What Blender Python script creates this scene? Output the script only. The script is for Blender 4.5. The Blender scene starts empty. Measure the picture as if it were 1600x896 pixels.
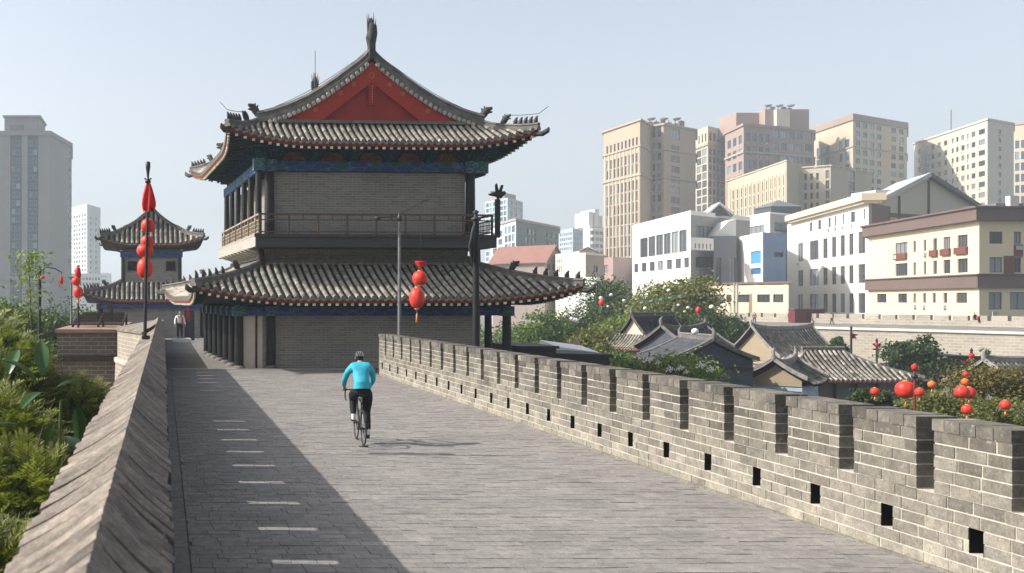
import bpy, math, random
import numpy as np
from mathutils import Vector, Matrix, Euler
R = math.radians
rnd = random.Random(7)
S = bpy.context.scene
COL = S.collection

# ------------------------------------------------------------------ camera, sky, sun, exposure
F = 1600.0; CX = 255.0; HY = 470.0; CH = 2.75
cam = bpy.data.cameras.new("camera"); camo = bpy.data.objects.new("camera", cam); COL.objects.link(camo)
camo.location = (0, 0, CH); camo.rotation_euler = (R(90), 0, 0)
cam.lens = 36; cam.sensor_width = 36; cam.sensor_fit = 'HORIZONTAL'
cam.shift_x = (800 - CX) / 1600; cam.shift_y = (HY - 448) / 1600
cam.clip_start = .1; cam.clip_end = 9000
cam.dof.use_dof = True; cam.dof.focus_distance = 30; cam.dof.aperture_fstop = 4.5
S.camera = camo

SUN_EL, SUN_AZ = 37.7, 275.3
w = bpy.data.worlds.new("World"); S.world = w; w.use_nodes = True
nt = w.node_tree; bg = nt.nodes["Background"]
sky = nt.nodes.new("ShaderNodeTexSky"); sky.sky_type = 'NISHITA'; sky.sun_disc = False
sky.sun_elevation = R(SUN_EL); sky.sun_rotation = R(SUN_AZ)
sky.air_density = 1.0; sky.dust_density = 4.0; sky.ozone_density = 1.6; sky.altitude = 100
hs = nt.nodes.new("ShaderNodeHueSaturation"); hs.inputs['Saturation'].default_value = .5
nt.links.new(sky.outputs[0], hs.inputs['Color']); nt.links.new(hs.outputs[0], bg.inputs[0])
bg.inputs[1].default_value = 0.145
sl = bpy.data.lights.new("sun", 'SUN'); sl.energy = 4.7; sl.angle = R(.53); sl.color = (1, .95, .88)
so = bpy.data.objects.new("sun", sl); COL.objects.link(so)
so.rotation_euler = Vector((1.29, -.07, -1)).to_track_quat('-Z', 'Y').to_euler(); so.location = (-40, 4, 60)
S.view_settings.view_transform = 'Standard'; S.view_settings.look = 'None'
S.view_settings.exposure = 0.60; S.view_settings.gamma = 1; S.view_settings.use_curve_mapping = False
S.cycles.volume_bounces = 1; S.cycles.max_bounces = 6; S.cycles.use_denoising = True
GZ = -9.0

def PX(px, d): return (px - CX) * d / F
def PZ(py, d): return CH - (py - HY) * d / F

# ------------------------------------------------------------------ materials
MATS = {}
class NB:
    def __init__(s, name):
        s.m = bpy.data.materials.new(name); s.m.use_nodes = True; s.t = s.m.node_tree
        s.p = s.t.nodes["Principled BSDF"]; s.p.inputs['Specular IOR Level'].default_value = .3
    def n(s, typ, **kw):
        x = s.t.nodes.new(typ)
        for k, v in kw.items():
            if k in x.inputs: x.inputs[k].default_value = v
            else: setattr(x, k, v)
        return x
    def l(s, a, b): s.t.links.new(a, b)
    def math(s, op, a, b=None):
        x = s.t.nodes.new("ShaderNodeMath"); x.operation = op
        for i, q in enumerate((a, b)):
            if q is None: continue
            if isinstance(q, (int, float)): x.inputs[i].default_value = q
            else: s.l(q, x.inputs[i])
        return x.outputs[0]
    def mix(s, fac, a, b, typ='MIX'):
        x = s.t.nodes.new("ShaderNodeMix"); x.data_type = 'RGBA'; x.blend_type = typ
        for sock, q in ((x.inputs[0], fac), (x.inputs[6], a), (x.inputs[7], b)):
            if isinstance(q, (int, float)): sock.default_value = q
            elif isinstance(q, tuple): sock.default_value = (*q[:3], 1)
            else: s.l(q, sock)
        return x.outputs[2]
    def noise(s, scale, detail=4, rough=.55, vec=None, dist=0):
        x = s.n("ShaderNodeTexNoise"); x.inputs['Scale'].default_value = scale; x.inputs['Detail'].default_value = detail
        x.inputs['Roughness'].default_value = rough; x.inputs['Distortion'].default_value = dist
        if vec is not None: s.l(vec, x.inputs['Vector'])
        return x.outputs['Fac']
    def ramp(s, fac, pts):
        x = s.n("ShaderNodeValToRGB"); cr = x.color_ramp
        while len(cr.elements) < len(pts): cr.elements.new(.5)
        for e, (p, c) in zip(cr.elements, pts): e.position = p; e.color = (*c, 1) if len(c) == 3 else c
        s.l(fac, x.inputs[0]); return x.outputs[0]
    def world(s): return s.n("ShaderNodeNewGeometry").outputs['Position']
    def obj(s): return s.n("ShaderNodeTexCoord").outputs['Object']
    def uv(s): return s.n("ShaderNodeTexCoord").outputs['UV']
    def tone(s): 
        a = s.n("ShaderNodeAttribute"); a.attribute_name = 'tone'; return a.outputs['Fac']
    def toned(s, col, amt):
        f = s.math('ADD', s.math('MULTIPLY', s.math('SUBTRACT', s.tone(), .5), amt), 1.0)
        c = s.n("ShaderNodeCombineColor")
        for i in range(3): s.l(f, c.inputs[i])
        return s.mix(1.0, col, c.outputs[0], 'MULTIPLY')
    def bump(s, h, strength, dist):
        b = s.n("ShaderNodeBump"); b.inputs['Strength'].default_value = strength; b.inputs['Distance'].default_value = dist
        s.l(h, b.inputs['Height']); s.l(b.outputs[0], s.p.inputs['Normal'])
    def end(s, col, rough=.8, metal=0):
        if isinstance(col, tuple): s.p.inputs['Base Color'].default_value = (*col, 1)
        else: s.l(col, s.p.inputs['Base Color'])
        s.p.inputs['Roughness'].default_value = rough; s.p.inputs['Metallic'].default_value = metal
        return s.m

def plain(name, c1, c2=None, scale=3.0, rough=.75, tv=.5, bump=0, bs=None, metal=0, spots=None, stretch=None, grain=0):
    """two-tone weathered surface with grain"""
    if name in MATS: return MATS[name]
    b = NB(name); c2 = c2 or tuple(x * .75 for x in c1)
    vec = b.obj()
    if stretch:
        mp = b.n("ShaderNodeMapping"); mp.inputs['Scale'].default_value = stretch; b.l(vec, mp.inputs[0]); vec = mp.outputs[0]
    n1 = b.noise(scale, 6, .6, vec)
    f = b.ramp(n1, [(.35, (0, 0, 0)), (.68, (1, 1, 1))])
    col = b.toned(b.mix(f, c1, c2), tv)
    if spots:
        n2 = b.noise(scale * 6, 3, .6, vec)
        col = b.mix(b.ramp(n2, [(.58, (0, 0, 0)), (.72, (.8, .8, .8))]), col, spots)
    if grain:
        gn = b.noise(38, 5, .7, vec); g2 = b.noise(9, 4, .6, vec)
        col = b.mix(grain, col, b.ramp(gn, [(.3, (.45, .45, .45)), (.66, (1.25, 1.25, 1.25))]), 'MULTIPLY')
        col = b.mix(grain * .8, col, b.ramp(g2, [(.35, (.6, .6, .6)), (.62, (1.15, 1.15, 1.15))]), 'MULTIPLY')
    if bump: b.bump(b.noise(bs or scale * 8, 5, .6, vec), .6, bump)
    MATS[name] = b.end(col, rough, metal); return MATS[name]

def brickm(name, c1, c2, mortar, bw, bh, ms=.012, bump=.006, stain=(.10, .09, .08), stainamt=.5, rough=.9, sc=.35):
    if name in MATS: return MATS[name]
    b = NB(name)
    t = b.n("ShaderNodeTexBrick"); t.inputs['Scale'].default_value = 1; t.inputs['Brick Width'].default_value = bw
    t.inputs['Row Height'].default_value = bh; t.inputs['Mortar Size'].default_value = ms; t.inputs['Mortar Smooth'].default_value = .25
    t.inputs['Bias'].default_value = 0
    t.inputs['Color1'].default_value = (*c1, 1); t.inputs['Color2'].default_value = (*c2, 1); t.inputs['Mortar'].default_value = (*mortar, 1)
    # slightly wavering courses
    uv = b.uv()
    nz = b.n("ShaderNodeTexNoise"); nz.inputs['Scale'].default_value = 3.5; b.l(uv, nz.inputs['Vector'])
    va = b.n("ShaderNodeVectorMath"); va.operation = 'MULTIPLY_ADD'
    b.l(nz.outputs['Color'], va.inputs[0]); va.inputs[1].default_value = (bh * .1,) * 3; b.l(uv, va.inputs[2]); b.l(va.outputs[0], t.inputs['Vector'])
    wv = b.world()
    st = b.ramp(b.noise(sc, 8, .65, wv, .4), [(.42, (0, 0, 0)), (.72, (1, 1, 1))])
    col = b.mix(b.math('MULTIPLY', st, stainamt), t.outputs['Color'], stain)
    fine = b.noise(30, 4, .6, wv)
    col = b.mix(.35, col, b.ramp(fine, [(.3, (.35, .35, .35)), (.7, (1, 1, 1))]), 'MULTIPLY')
    h = b.math('ADD', b.math('MULTIPLY', t.outputs['Fac'], -1.0), b.math('MULTIPLY', fine, .5))
    b.bump(h, .7, bump)
    MATS[name] = b.end(b.toned(col, .5), rough); return MATS[name]

def leafm(name, c1, c2, trans=.35, rough=.55):
    if name in MATS: return MATS[name]
    b = NB(name)
    col = b.mix(b.tone(), c1, c2)
    b.l(col, b.p.inputs['Base Color']); b.p.inputs['Roughness'].default_value = rough
    tr = b.n("ShaderNodeBsdfTranslucent"); b.l(b.mix(1.0, col, (1.0, 1.15, .6), 'MULTIPLY'), tr.inputs[0])
    mx = b.n("ShaderNodeMixShader"); mx.inputs[0].default_value = trans
    b.l(b.p.outputs[0], mx.inputs[1]); b.l(tr.outputs[0], mx.inputs[2])
    b.l(mx.outputs[0], b.t.nodes["Material Output"].inputs[0])
    MATS[name] = b.m; return b.m

def glassm(name, c1, c2, rough=.12):
    if name in MATS: return MATS[name]
    b = NB(name); tn = b.tone(); col = b.mix(b.ramp(tn, [(.68, (0, 0, 0)), (.8, (1, 1, 1))]), b.mix(tn, c1, tuple((x + y) * .42 for x, y in zip(c1, c2))), tuple(y * 1.7 for y in c2))
    b.p.inputs['Specular IOR Level'].default_value = .5
    MATS[name] = b.end(col, rough); return MATS[name]

def paintwork(name, base, second, line, scale=3.2):
    """painted beam: scrolls and cloud shapes in thin lines"""
    if name in MATS: return MATS[name]
    b = NB(name); uv = b.uv()
    mp = b.n("ShaderNodeMapping"); mp.inputs['Scale'].default_value = (.55, 1.3, 1); b.l(uv, mp.inputs[0])
    v = b.n("ShaderNodeTexVoronoi"); v.feature = 'DISTANCE_TO_EDGE'; v.inputs['Scale'].default_value = scale; b.l(mp.outputs[0], v.inputs['Vector'])
    v2 = b.n("ShaderNodeTexVoronoi"); v2.inputs['Scale'].default_value = scale; b.l(mp.outputs[0], v2.inputs['Vector'])
    sep = b.n("ShaderNodeSeparateColor"); b.l(v2.outputs['Color'], sep.inputs[0])
    col = b.mix(b.ramp(sep.outputs[0], [(.62, (0, 0, 0)), (.66, (1, 1, 1))]), base, second)
    wv = b.n("ShaderNodeTexWave"); wv.inputs['Scale'].default_value = scale * 1.5; wv.inputs['Distortion'].default_value = 9; b.l(uv, wv.inputs['Vector'])
    col = b.mix(b.ramp(wv.outputs['Fac'], [(.86, (0, 0, 0)), (.96, (.55, .55, .55))]), col, line)
    col = b.mix(b.ramp(v.outputs['Distance'], [(.02, (.7, .7, .7)), (.06, (0, 0, 0))]), col, line)
    col = b.mix(.5, col, b.ramp(b.noise(2, 6, .6, b.world()), [(.3, (.45, .45, .45)), (.7, (1, 1, 1))]), 'MULTIPLY')
    MATS[name] = b.end(col, .7); return MATS[name]

# ------------------------------------------------------------------ mesh builder
class MB:
    def __init__(s): s.v = []; s.f = []; s.m = []; s.t = []; s.s = []
    def add(s, verts, faces, mat=0, tone=.5, smooth=False):
        o = len(s.v); s.v.extend([tuple(q) for q in verts])
        for f in faces: s.f.append(tuple(i + o for i in f))
        k = len(faces); s.m += [mat] * k
        s.t += list(tone) if isinstance(tone, (list, tuple)) else [tone] * k
        s.s += [smooth] * k
        return s
    def quad(s, a, b, c, d, mat=0, tone=.5): return s.add([a, b, c, d], [(0, 1, 2, 3)], mat, tone)
    def box(s, x0, x1, y0, y1, z0, z1, mat=0, tone=.5, M=None):
        vs = [(x, y, z) for z in (z0, z1) for y in (y0, y1) for x in (x0, x1)]
        if M is not None: vs = [tuple(M @ Vector(q)) for q in vs]
        return s.add(vs, [(0, 2, 3, 1), (4, 5, 7, 6), (0, 1, 5, 4), (2, 6, 7, 3), (0, 4, 6, 2), (1, 3, 7, 5)], mat, tone)
    def bar(s, a, b, w, h, mat=0, tone=.5, up=(0, 0, 1)):
        a = Vector(a); b = Vector(b); t = (b - a).normalized(); u = Vector(up)
        if abs(t.dot(u)) > .98: u = Vector((0, 1, 0))
        sd = t.cross(u).normalized(); u = sd.cross(t)
        vs = [p + sd * i * w / 2 + u * j * h / 2 for p in (a, b) for j in (-1, 1) for i in (-1, 1)]
        return s.add(vs, [(0, 1, 3, 2), (4, 6, 7, 5), (0, 4, 5, 1), (2, 3, 7, 6), (0, 2, 6, 4), (1, 5, 7, 3)], mat, tone)
    def tube(s, path, rad, n=8, mat=0, tone=.5, caps=True, smooth=True):
        P = [Vector(p) for p in path]; k = len(P)
        if isinstance(rad, (int, float)): rad = [rad] * k
        vs = []; prev = None
        for i in range(k):
            t = (P[min(i + 1, k - 1)] - P[max(i - 1, 0)])
            t = t.normalized() if t.length > 1e-9 else Vector((0, 0, 1))
            if prev is None:
                u = Vector((0, 0, 1)) if abs(t.z) < .9 else Vector((1, 0, 0))
            else: u = prev
            a = t.cross(u)
            if a.length < 1e-6: a = t.cross(Vector((1, .3, 0)))
            a.normalize(); u = a.cross(t).normalized(); prev = u
            for j in range(n):
                an = 2 * math.pi * j / n
                vs.append(P[i] + (a * math.cos(an) + u * math.sin(an)) * rad[i])
        fs = [(i * n + j, i * n + (j + 1) % n, (i + 1) * n + (j + 1) % n, (i + 1) * n + j) for i in range(k - 1) for j in range(n)]
        s.add(vs, fs, mat, tone, smooth)
        if caps: s.add(vs[:n], [tuple(range(n))[::-1]], mat, tone); s.add(vs[-n:], [tuple(range(n))], mat, tone)
        return s
    def lathe(s, prof, c=(0, 0, 0), n=16, mat=0, tone=.5, smooth=True, rib=0):
        vs = []; k = len(prof)
        for r, z in prof:
            for j in range(n):
                a = 2 * math.pi * j / n; rr = r * (1 + (rib if j % 2 else -rib))
                vs.append((c[0] + rr * math.cos(a), c[1] + rr * math.sin(a), c[2] + z))
        fs = [(i * n + j, i * n + (j + 1) % n, (i + 1) * n + (j + 1) % n, (i + 1) * n + j) for i in range(k - 1) for j in range(n)]
        return s.add(vs, fs, mat, tone, smooth)
    def grid(s, fn, nu, nv, mat=0, tone=.5, smooth=True):
        vs = [fn(i / nu, j / nv) for j in range(nv + 1) for i in range(nu + 1)]
        fs = [(j * (nu + 1) + i, j * (nu + 1) + i + 1, (j + 1) * (nu + 1) + i + 1, (j + 1) * (nu + 1) + i) for j in range(nv) for i in range(nu)]
        return s.add(vs, fs, mat, tone, smooth)
    def prism(s, poly, z0, z1, mat=0, tone=.5, bottom=True):
        n = len(poly); vs = [(p[0], p[1], z0) for p in poly] + [(p[0], p[1], z1) for p in poly]
        fs = [(i, (i + 1) % n, n + (i + 1) % n, n + i) for i in range(n)] + [tuple(range(n, 2 * n))]
        if bottom: fs.append(tuple(range(n))[::-1])
        return s.add(vs, fs, mat, tone)
    def extr(s, poly3, d, mat=0, tone=.5):
        """extrude a planar 3D polygon by vector d"""
        n = len(poly3); d = Vector(d); A = [Vector(p) for p in poly3]; vs = A + [p + d for p in A]
        fs = [(i, (i + 1) % n, n + (i + 1) % n, n + i) for i in range(n)] + [tuple(range(n, 2 * n)), tuple(range(n))[::-1]]
        return s.add(vs, fs, mat, tone)
    def ball(s, c, r, n=10, mat=0, tone=.5):
        rx, ry, rz = r if isinstance(r, tuple) else (r, r, r)
        def fn(u, v):
            a = u * 2 * math.pi; b = -math.pi / 2 + v * math.pi
            return (c[0] + rx * math.cos(a) * math.cos(b), c[1] + ry * math.sin(a) * math.cos(b), c[2] + rz * math.sin(b))
        return s.grid(fn, n, max(4, n // 2), mat, tone)
    def build(s, name, mats, parent=None, org=(0, 0, 0), loc=None, rotz=0, **props):
        me = bpy.data.meshes.new(name)
        V = np.array(s.v, dtype=np.float64).reshape(-1, 3) - np.array(org)
        me.from_pydata(V.tolist(), [], s.f)
        if not isinstance(mats, (list, tuple)): mats = [mats]
        for m in mats: me.materials.append(m)
        nf = len(me.polygons)
        if nf == len(s.f):
            me.polygons.foreach_set('material_index', np.array(s.m, dtype=np.int32))
            me.polygons.foreach_set('use_smooth', np.array(s.s, dtype=bool))
            at = me.attributes.new('tone', 'FLOAT', 'FACE'); at.data.foreach_set('value', np.array(s.t, dtype=np.float32))
        # metric UVs chosen per face
        nl = len(me.loops)
        nor = np.zeros(nf * 3); me.polygons.foreach_get('normal', nor); nor = nor.reshape(-1, 3)
        tot = np.zeros(nf, dtype=np.int32); me.polygons.foreach_get('loop_total', tot)
        vi = np.zeros(nl, dtype=np.int32); me.loops.foreach_get('vertex_index', vi)
        N = np.repeat(nor, tot, axis=0); P = V[vi] + np.array(org)
        L = np.hypot(N[:, 0], N[:, 1]) + 1e-9
        tx, ty = -N[:, 1] / L, N[:, 0] / L
        top = np.abs(N[:, 2]) > .75
        U = np.where(top, P[:, 0], P[:, 0] * tx + P[:, 1] * ty); W = np.where(top, P[:, 1], P[:, 2])
        uvl = me.uv_layers.new(name='UVMap'); uvl.data.foreach_set('uv', np.stack([U, W], 1).astype(np.float32).ravel())
        me.update()
        return link(name, me, parent, loc if loc is not None else (org if parent is None else (0, 0, 0)), rotz, **props)

def link(name, data, parent=None, loc=(0, 0, 0), rotz=0, **props):
    o = bpy.data.objects.new(name, data); COL.objects.link(o)
    o.location = loc; o.rotation_euler = (0, 0, rotz)
    if parent: o.parent = parent
    for k, v in props.items(): o[k] = v
    return o
def thing(name, label, cat, loc=(0, 0, 0), rotz=0, group=None):
    o = link(name, None, None, loc, rotz, label=label, category=cat)
    if group: o['group'] = group
    return o
def dup(root, loc, rotz=0, label=None, group=None, scale=None):
    r = root.copy(); COL.objects.link(r); r.location = loc; r.rotation_euler = (0, 0, rotz)
    if label: r['label'] = label
    if group: r['group'] = group
    if scale: r.scale = scale if isinstance(scale, tuple) else (scale,) * 3
    for ch in list(root.children):
        c = ch.copy(); COL.objects.link(c); c.parent = r
        for g in list(ch.children):
            d = g.copy(); COL.objects.link(d); d.parent = c
    return r

# ------------------------------------------------------------------ materials used in many places
M_gbrick = plain('grey_brick', (.235, .212, .172), (.145, .136, .116), 2.2, .92, 1.2, .004, 50, spots=(.27, .25, .22), grain=.7)
M_mortar = plain('lime_mortar', (.54, .50, .43), (.38, .35, .30), 8, .95, .3, .003, 50)
M_opening_shade = plain('opening_shade', (.006, .006, .006), rough=1)  # near-black for openings: the shade inside them is put into the colour
M_pave = plain('paving_brick', (.25, .232, .214), (.19, .179, .168), .9, .88, .55, .003, 40, spots=(.24, .23, .215), grain=.6)
M_pjoint = plain('paving_joint', (.075, .07, .06), (.11, .10, .085), 5, .95)
M_cop = plain('coping_stone', (.215, .18, .148), (.125, .108, .092), 7, .92, .95, .010, 40, spots=(.29, .26, .23), grain=.7)
M_wallbrick = brickm('wall_brick', (.21, .195, .17), (.15, .14, .125), (.40, .37, .32), .34, .115, .011)
M_towerbrick = brickm('tower_brick', (.29, .265, .232), (.21, .195, .172), (.42, .39, .35), .36, .10, .010, stainamt=.25)
M_redbrick = brickm('buttress_brick', (.17, .13, .11), (.12, .095, .085), (.30, .26, .23), .42, .12, .012)
M_palebrick = brickm('pale_brick', (.36, .31, .25), (.29, .25, .2), (.46, .42, .36), .30, .11, .012, stainamt=.25)
M_farbrick = brickm('far_brick', (.36, .32, .26), (.28, .25, .2), (.42, .38, .32), .9, .35, .04, stainamt=.3, sc=.15)
M_black = plain('black_lacquer', (.008, .008, .009), (.014, .013, .012), 4, .5, .5, .001)
M_dkwood = plain('dark_wood', (.035, .028, .024), (.06, .045, .035), 6, .65, .5, .002)
M_rail = plain('rail_wood', (.12, .075, .05), (.075, .05, .035), 8, .7, .5)
M_tile = plain('roof_tile', (.34, .305, .25), (.18, .165, .14), 4.5, .85, 1.2, .004, 30, spots=(.36, .33, .28))
M_pan = plain('pan_tile', (.035, .033, .03), (.02, .02, .019), 3, .9, .5, .01, 12)
M_ridge = plain('ridge_tile', (.17, .158, .14), (.085, .08, .072), 3, .85, .8, .01, 16)
M_beast = plain('ridge_beast_clay', (.07, .066, .06), (.035, .034, .032), 5, .85, .6, .01, 20)
M_red = plain('red_paint', (.29, .028, .016), (.23, .022, .013), 1.5, .75, .5, .002, 20)
M_eavered = plain('eave_red', (.22, .022, .014), (.14, .018, .012), 3, .7)
M_rafter = plain('rafter_end', (.62, .58, .40), (.35, .40, .28), 6, .7, 1.2)
M_soffit = plain('soffit_paint', (.012, .035, .035), (.02, .025, .024), 3, .7)
M_green = plain('bracket_green', (.02, .085, .07), (.012, .04, .05), 4, .7, 1.0)
M_bluebr = plain('bracket_blue', (.012, .045, .16), (.012, .03, .07), 4, .7, 1.0)
M_beam = paintwork('painted_beam', (.008, .04, .22), (.010, .085, .09), (.10, .18, .28))
M_beamcap = paintwork('painted_beam_end', (.012, .10, .10), (.01, .06, .2), (.25, .35, .30), 6)
M_panel = paintwork('bracket_panel', (.17, .03, .012), (.10, .018, .01), (.30, .16, .05), 5)
M_gold = plain('gold_leaf', (.62, .38, .10), (.45, .25, .06), 8, .4, .3)
M_lantern = plain('lantern_silk', (.66, .045, .025), (.52, .028, .018), 6, .45, .8)
M_lantern_o = plain('lantern_orange', (.80, .17, .03), (.7, .10, .02), 6, .5, .3)
M_lanternred = plain('lantern_cloth', (.55, .015, .015), (.40, .01, .01), 6, .6, .3)
M_white = plain('white_paint', (.78, .77, .74), (.70, .69, .66), .3, .7, .3)
M_iron = plain('pole_iron', (.018, .018, .02), (.03, .028, .026), 4, .5, .3)
M_steel = plain('pole_steel', (.16, .165, .17), (.10, .10, .105), 5, .5, .3)
# ================================================================== THE WALL TOP
# ground of the town
g = MB(); g.box(-1500, 1700, -160, 2600, GZ - .5, GZ)
g.build('ground', plain('town_ground', (.13, .125, .10), (.07, .085, .045), .05, .95, .3), kind='structure')

# paved wall-top: body, then real paving bricks laid in courses on it
pv = MB(); pv.box(-.5, 8.35, -4, 41.0, -.12, -.012)
for i in range(int(43 / .19)):
    y0 = -2 + i * .19
    x = .28 - rnd.random() * .3
    while x < 7.95:
        L = .31 * rnd.uniform(.8, 1.2); a, b_ = max(x, .29), min(x + L, 7.95); x += L
        if b_ - a < .05: continue
        j = .004; h = rnd.uniform(-.004, .003); y1 = y0 + .19
        pv.box(a + j, b_ - j, y0 + j + rnd.uniform(-.003, .003), y1 - j, -.013, h, 1, rnd.gauss(.5, .10))
# gutter slabs beside the tall parapet
pv.box(.014, .096, -2, 41, -.013, .07, 1, .2)
y = -2.0
while y < 41:
    L = rnd.uniform(.5, .8); pv.box(.095, .28, y + .006, min(y + L, 41) - .006, -.013, -.006 + rnd.uniform(-.003, .003), 1, rnd.uniform(.2, .45)); y += L
pv.build('pavement', [M_pjoint, M_pave], kind='structure')
pf = MB()
pf.prism([(-.5, 41.012), (17.6, 41.012), (17.6, 60), (9, 90), (-7, 90), (-1.2, 41.012)], -.12, -.002, 0)
pf.build('forecourt', brickm('far_paving', (.23, .21, .19), (.18, .165, .15), (.09, .085, .075), .4, .22, .01, .002), kind='structure')
th = MB(); th.box(.3, 7.9, 40.86, 41.006, -.01, .028, 0, .9)
th.build('threshold_kerb', plain('kerb_stone', (.40, .37, .33), (.32, .30, .27), 3, .85), kind='structure')

# the city wall body that carries it all
wb = MB()
def batter(poly_top, z0, z1, out):
    n = len(poly_top); cx = sum(p[0] for p in poly_top) / n; cy = sum(p[1] for p in poly_top) / n
    bt = [(p[0] + (out if p[0] > cx else -out), p[1]) for p in poly_top]
    vs = [(p[0], p[1], z1) for p in poly_top] + [(p[0], p[1], z0) for p in bt]
    wb.add(vs, [tuple(range(n))] + [(i, (i + 1) % n, n + (i + 1) % n, n + i) for i in range(n)])
batter([(-.56, -6), (8.42, -6), (8.42, 41), (-.56, 41)], GZ, -.121, 1.1)
batter([(-.7, 41.02), (17.7, 41.02), (17.7, 60), (9.1, 90.1), (-7.1, 90.1)], GZ, -.121, 1.1)
wb.build('city_wall', M_wallbrick, kind='thing', label='massive grey brick city wall carrying the paved walkway and both towers', category='city wall')

# ---- right-hand crenellated parapet, laid brick by brick
XI, XO = 7.95, 8.35
CHt = .128
rp = thing('battlement', 'low crenellated brick parapet with square drain holes along the sunny edge of the walkway', 'parapet', (XI, 4, 0))
bm_ = MB(); PER = 1.234; K0 = -5; KN = 21
Y0 = 10.81 + K0 * PER; YE = 10.81 + KN * PER + 1.0
def course(mb, y0, y1, z, h, L, off, tone0, x0=XI, x1=XO, mn=.07):
    y = y0 - off
    while y < y1:
        l = L * rnd.uniform(.82, 1.18); a, b_ = max(y, y0), min(y + l, y1); y += l
        if b_ - a < mn:
            if a == y0: y0c = a
            carry = a; y = y; a2 = a; l = L; b_ = min(a + l, y1); y = b_; a = a2
        if y1 - b_ < mn: b_ = y1; y = y1
        e = .0085; jx = rnd.uniform(-.004, .004)
        mb.box(x0 + jx, x1 + rnd.uniform(-.003, .004), a + e, b_ - e, z + e + rnd.uniform(-.002, .002), z + h - e * .9 + rnd.uniform(-.002, .002), 0, min(1, max(0, rnd.gauss(tone0, .12))))
mort = MB()
for c in range(6):
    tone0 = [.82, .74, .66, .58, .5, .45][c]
    if c in (2, 3):
        y = Y0
        for k in range(K0, KN + 1):
            hc = 10.81 + k * PER + .44
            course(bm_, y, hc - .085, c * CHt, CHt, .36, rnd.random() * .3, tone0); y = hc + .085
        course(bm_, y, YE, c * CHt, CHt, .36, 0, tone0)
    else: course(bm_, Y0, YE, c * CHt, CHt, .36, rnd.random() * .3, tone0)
q = .013; qx = .007
mort.box(XI + qx, XO - qx, Y0 + q, YE - q, -.05, 2 * CHt); mort.box(XI + qx, XO - qx, Y0 + q, YE - q, 4 * CHt, 6 * CHt - .004)
y = Y0 + q
for k in range(K0, KN + 1):
    hc = 10.81 + k * PER + .44
    mort.box(XI + qx, XO - qx, y, hc - .085 - q, 2 * CHt, 4 * CHt); y = hc + .085 + q
    mort.box(XI + .14, XO - .02, hc - .1, hc + .1, 2 * CHt + .002, 4 * CHt - .002, 1)  # black plug and cheeks paint in the deep shade of the hole
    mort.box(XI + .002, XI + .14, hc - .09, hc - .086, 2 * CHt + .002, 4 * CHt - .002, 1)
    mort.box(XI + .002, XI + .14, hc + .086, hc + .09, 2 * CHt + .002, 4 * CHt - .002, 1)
mort.box(XI + qx, XO - qx, y, YE - q, 2 * CHt, 4 * CHt)
# low mortar fillet at the foot
mort.box(XI - .05, XI + .005, Y0, YE, -.02, .022, 2)
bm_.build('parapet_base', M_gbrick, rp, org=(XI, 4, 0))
mort.build('mortar_bed', [M_mortar, M_opening_shade, M_gbrick], rp, org=(XI, 4, 0))
for k in range(K0, KN + 1):
    a = 10.81 + k * PER; z = 6 * CHt; m = MB(); a0 = a + rnd.uniform(-.012, .012); a1 = a + 1.0 + rnd.uniform(-.012, .012)
    for c in range(5):
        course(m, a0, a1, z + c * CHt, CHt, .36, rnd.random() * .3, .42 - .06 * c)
    zt = z + 5 * CHt
    y = a0 - .006
    while y < a1:
        l = rnd.uniform(.17, .22); b_ = min(y + l, a1 + .006)
        if a1 - b_ < .06: b_ = a1 + .006
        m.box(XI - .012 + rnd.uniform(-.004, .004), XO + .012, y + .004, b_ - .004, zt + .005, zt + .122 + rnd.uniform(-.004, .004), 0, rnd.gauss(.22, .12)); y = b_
        if b_ >= a1: break
    m.box(XI + qx, XO - qx, a0 + q, a1 - q, z - .01, zt + .112, 1)
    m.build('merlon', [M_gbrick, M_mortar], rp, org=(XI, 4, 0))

# ---- tall left parapet under a ridged coping, with narrow slots
lp = thing('tall_parapet', 'tall brick parapet under a worn ridged stone coping on the shady left edge', 'parapet', (0, 0, 0))
wl = MB(); XA, XB = .015, -.42; ZE = 1.87
def cxo(y): return 0
y = -3.0; SL = 1.58; s0 = 1.0
wl.box(XB, XA, -3, 41, -.12, .88)
def piece(ya, yb, z0, z1):
    o1, o2 = cxo(ya), cxo(yb)
    wl.add([(XB + o1, ya, z0), (XA + o1, ya, z0), (XA + o2, yb, z0), (XB + o2, yb, z0), (XB + o1, ya, z1), (XA + o1, ya, z1), (XA + o2, yb, z1), (XB + o2, yb, z1)], [(1, 2, 6, 5), (0, 4, 7, 3), (4, 5, 6, 7), (2, 3, 7, 6), (0, 1, 5, 4)])
for k in range(0):
    ya, yb = 21 + k * .75, 21.75 + k * .75; o1, o2 = cxo(ya), cxo(yb)
    piece(ya, yb, -.12, .88); piece(ya + (.13 if k % 2 == 0 else 0), yb, .88, ZE); continue
wl.box(-.36, .01, 41.01, 72, -.12, 1.40)
slot = [-.2 + SL * i for i in range(46)]
prev = -3.0
for s_ in slot:
    if s_ > 40: break
    if s_ - .09 > prev: wl.box(XB, XA, prev, s_ - .09, .88, ZE)
    prev = s_ + .09
wl.box(XB, XA, prev, 41, .88, ZE)
wl.build('parapet_wall', M_wallbrick, lp)
cp = MB(); y = -3.0; XR = -.19
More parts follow.
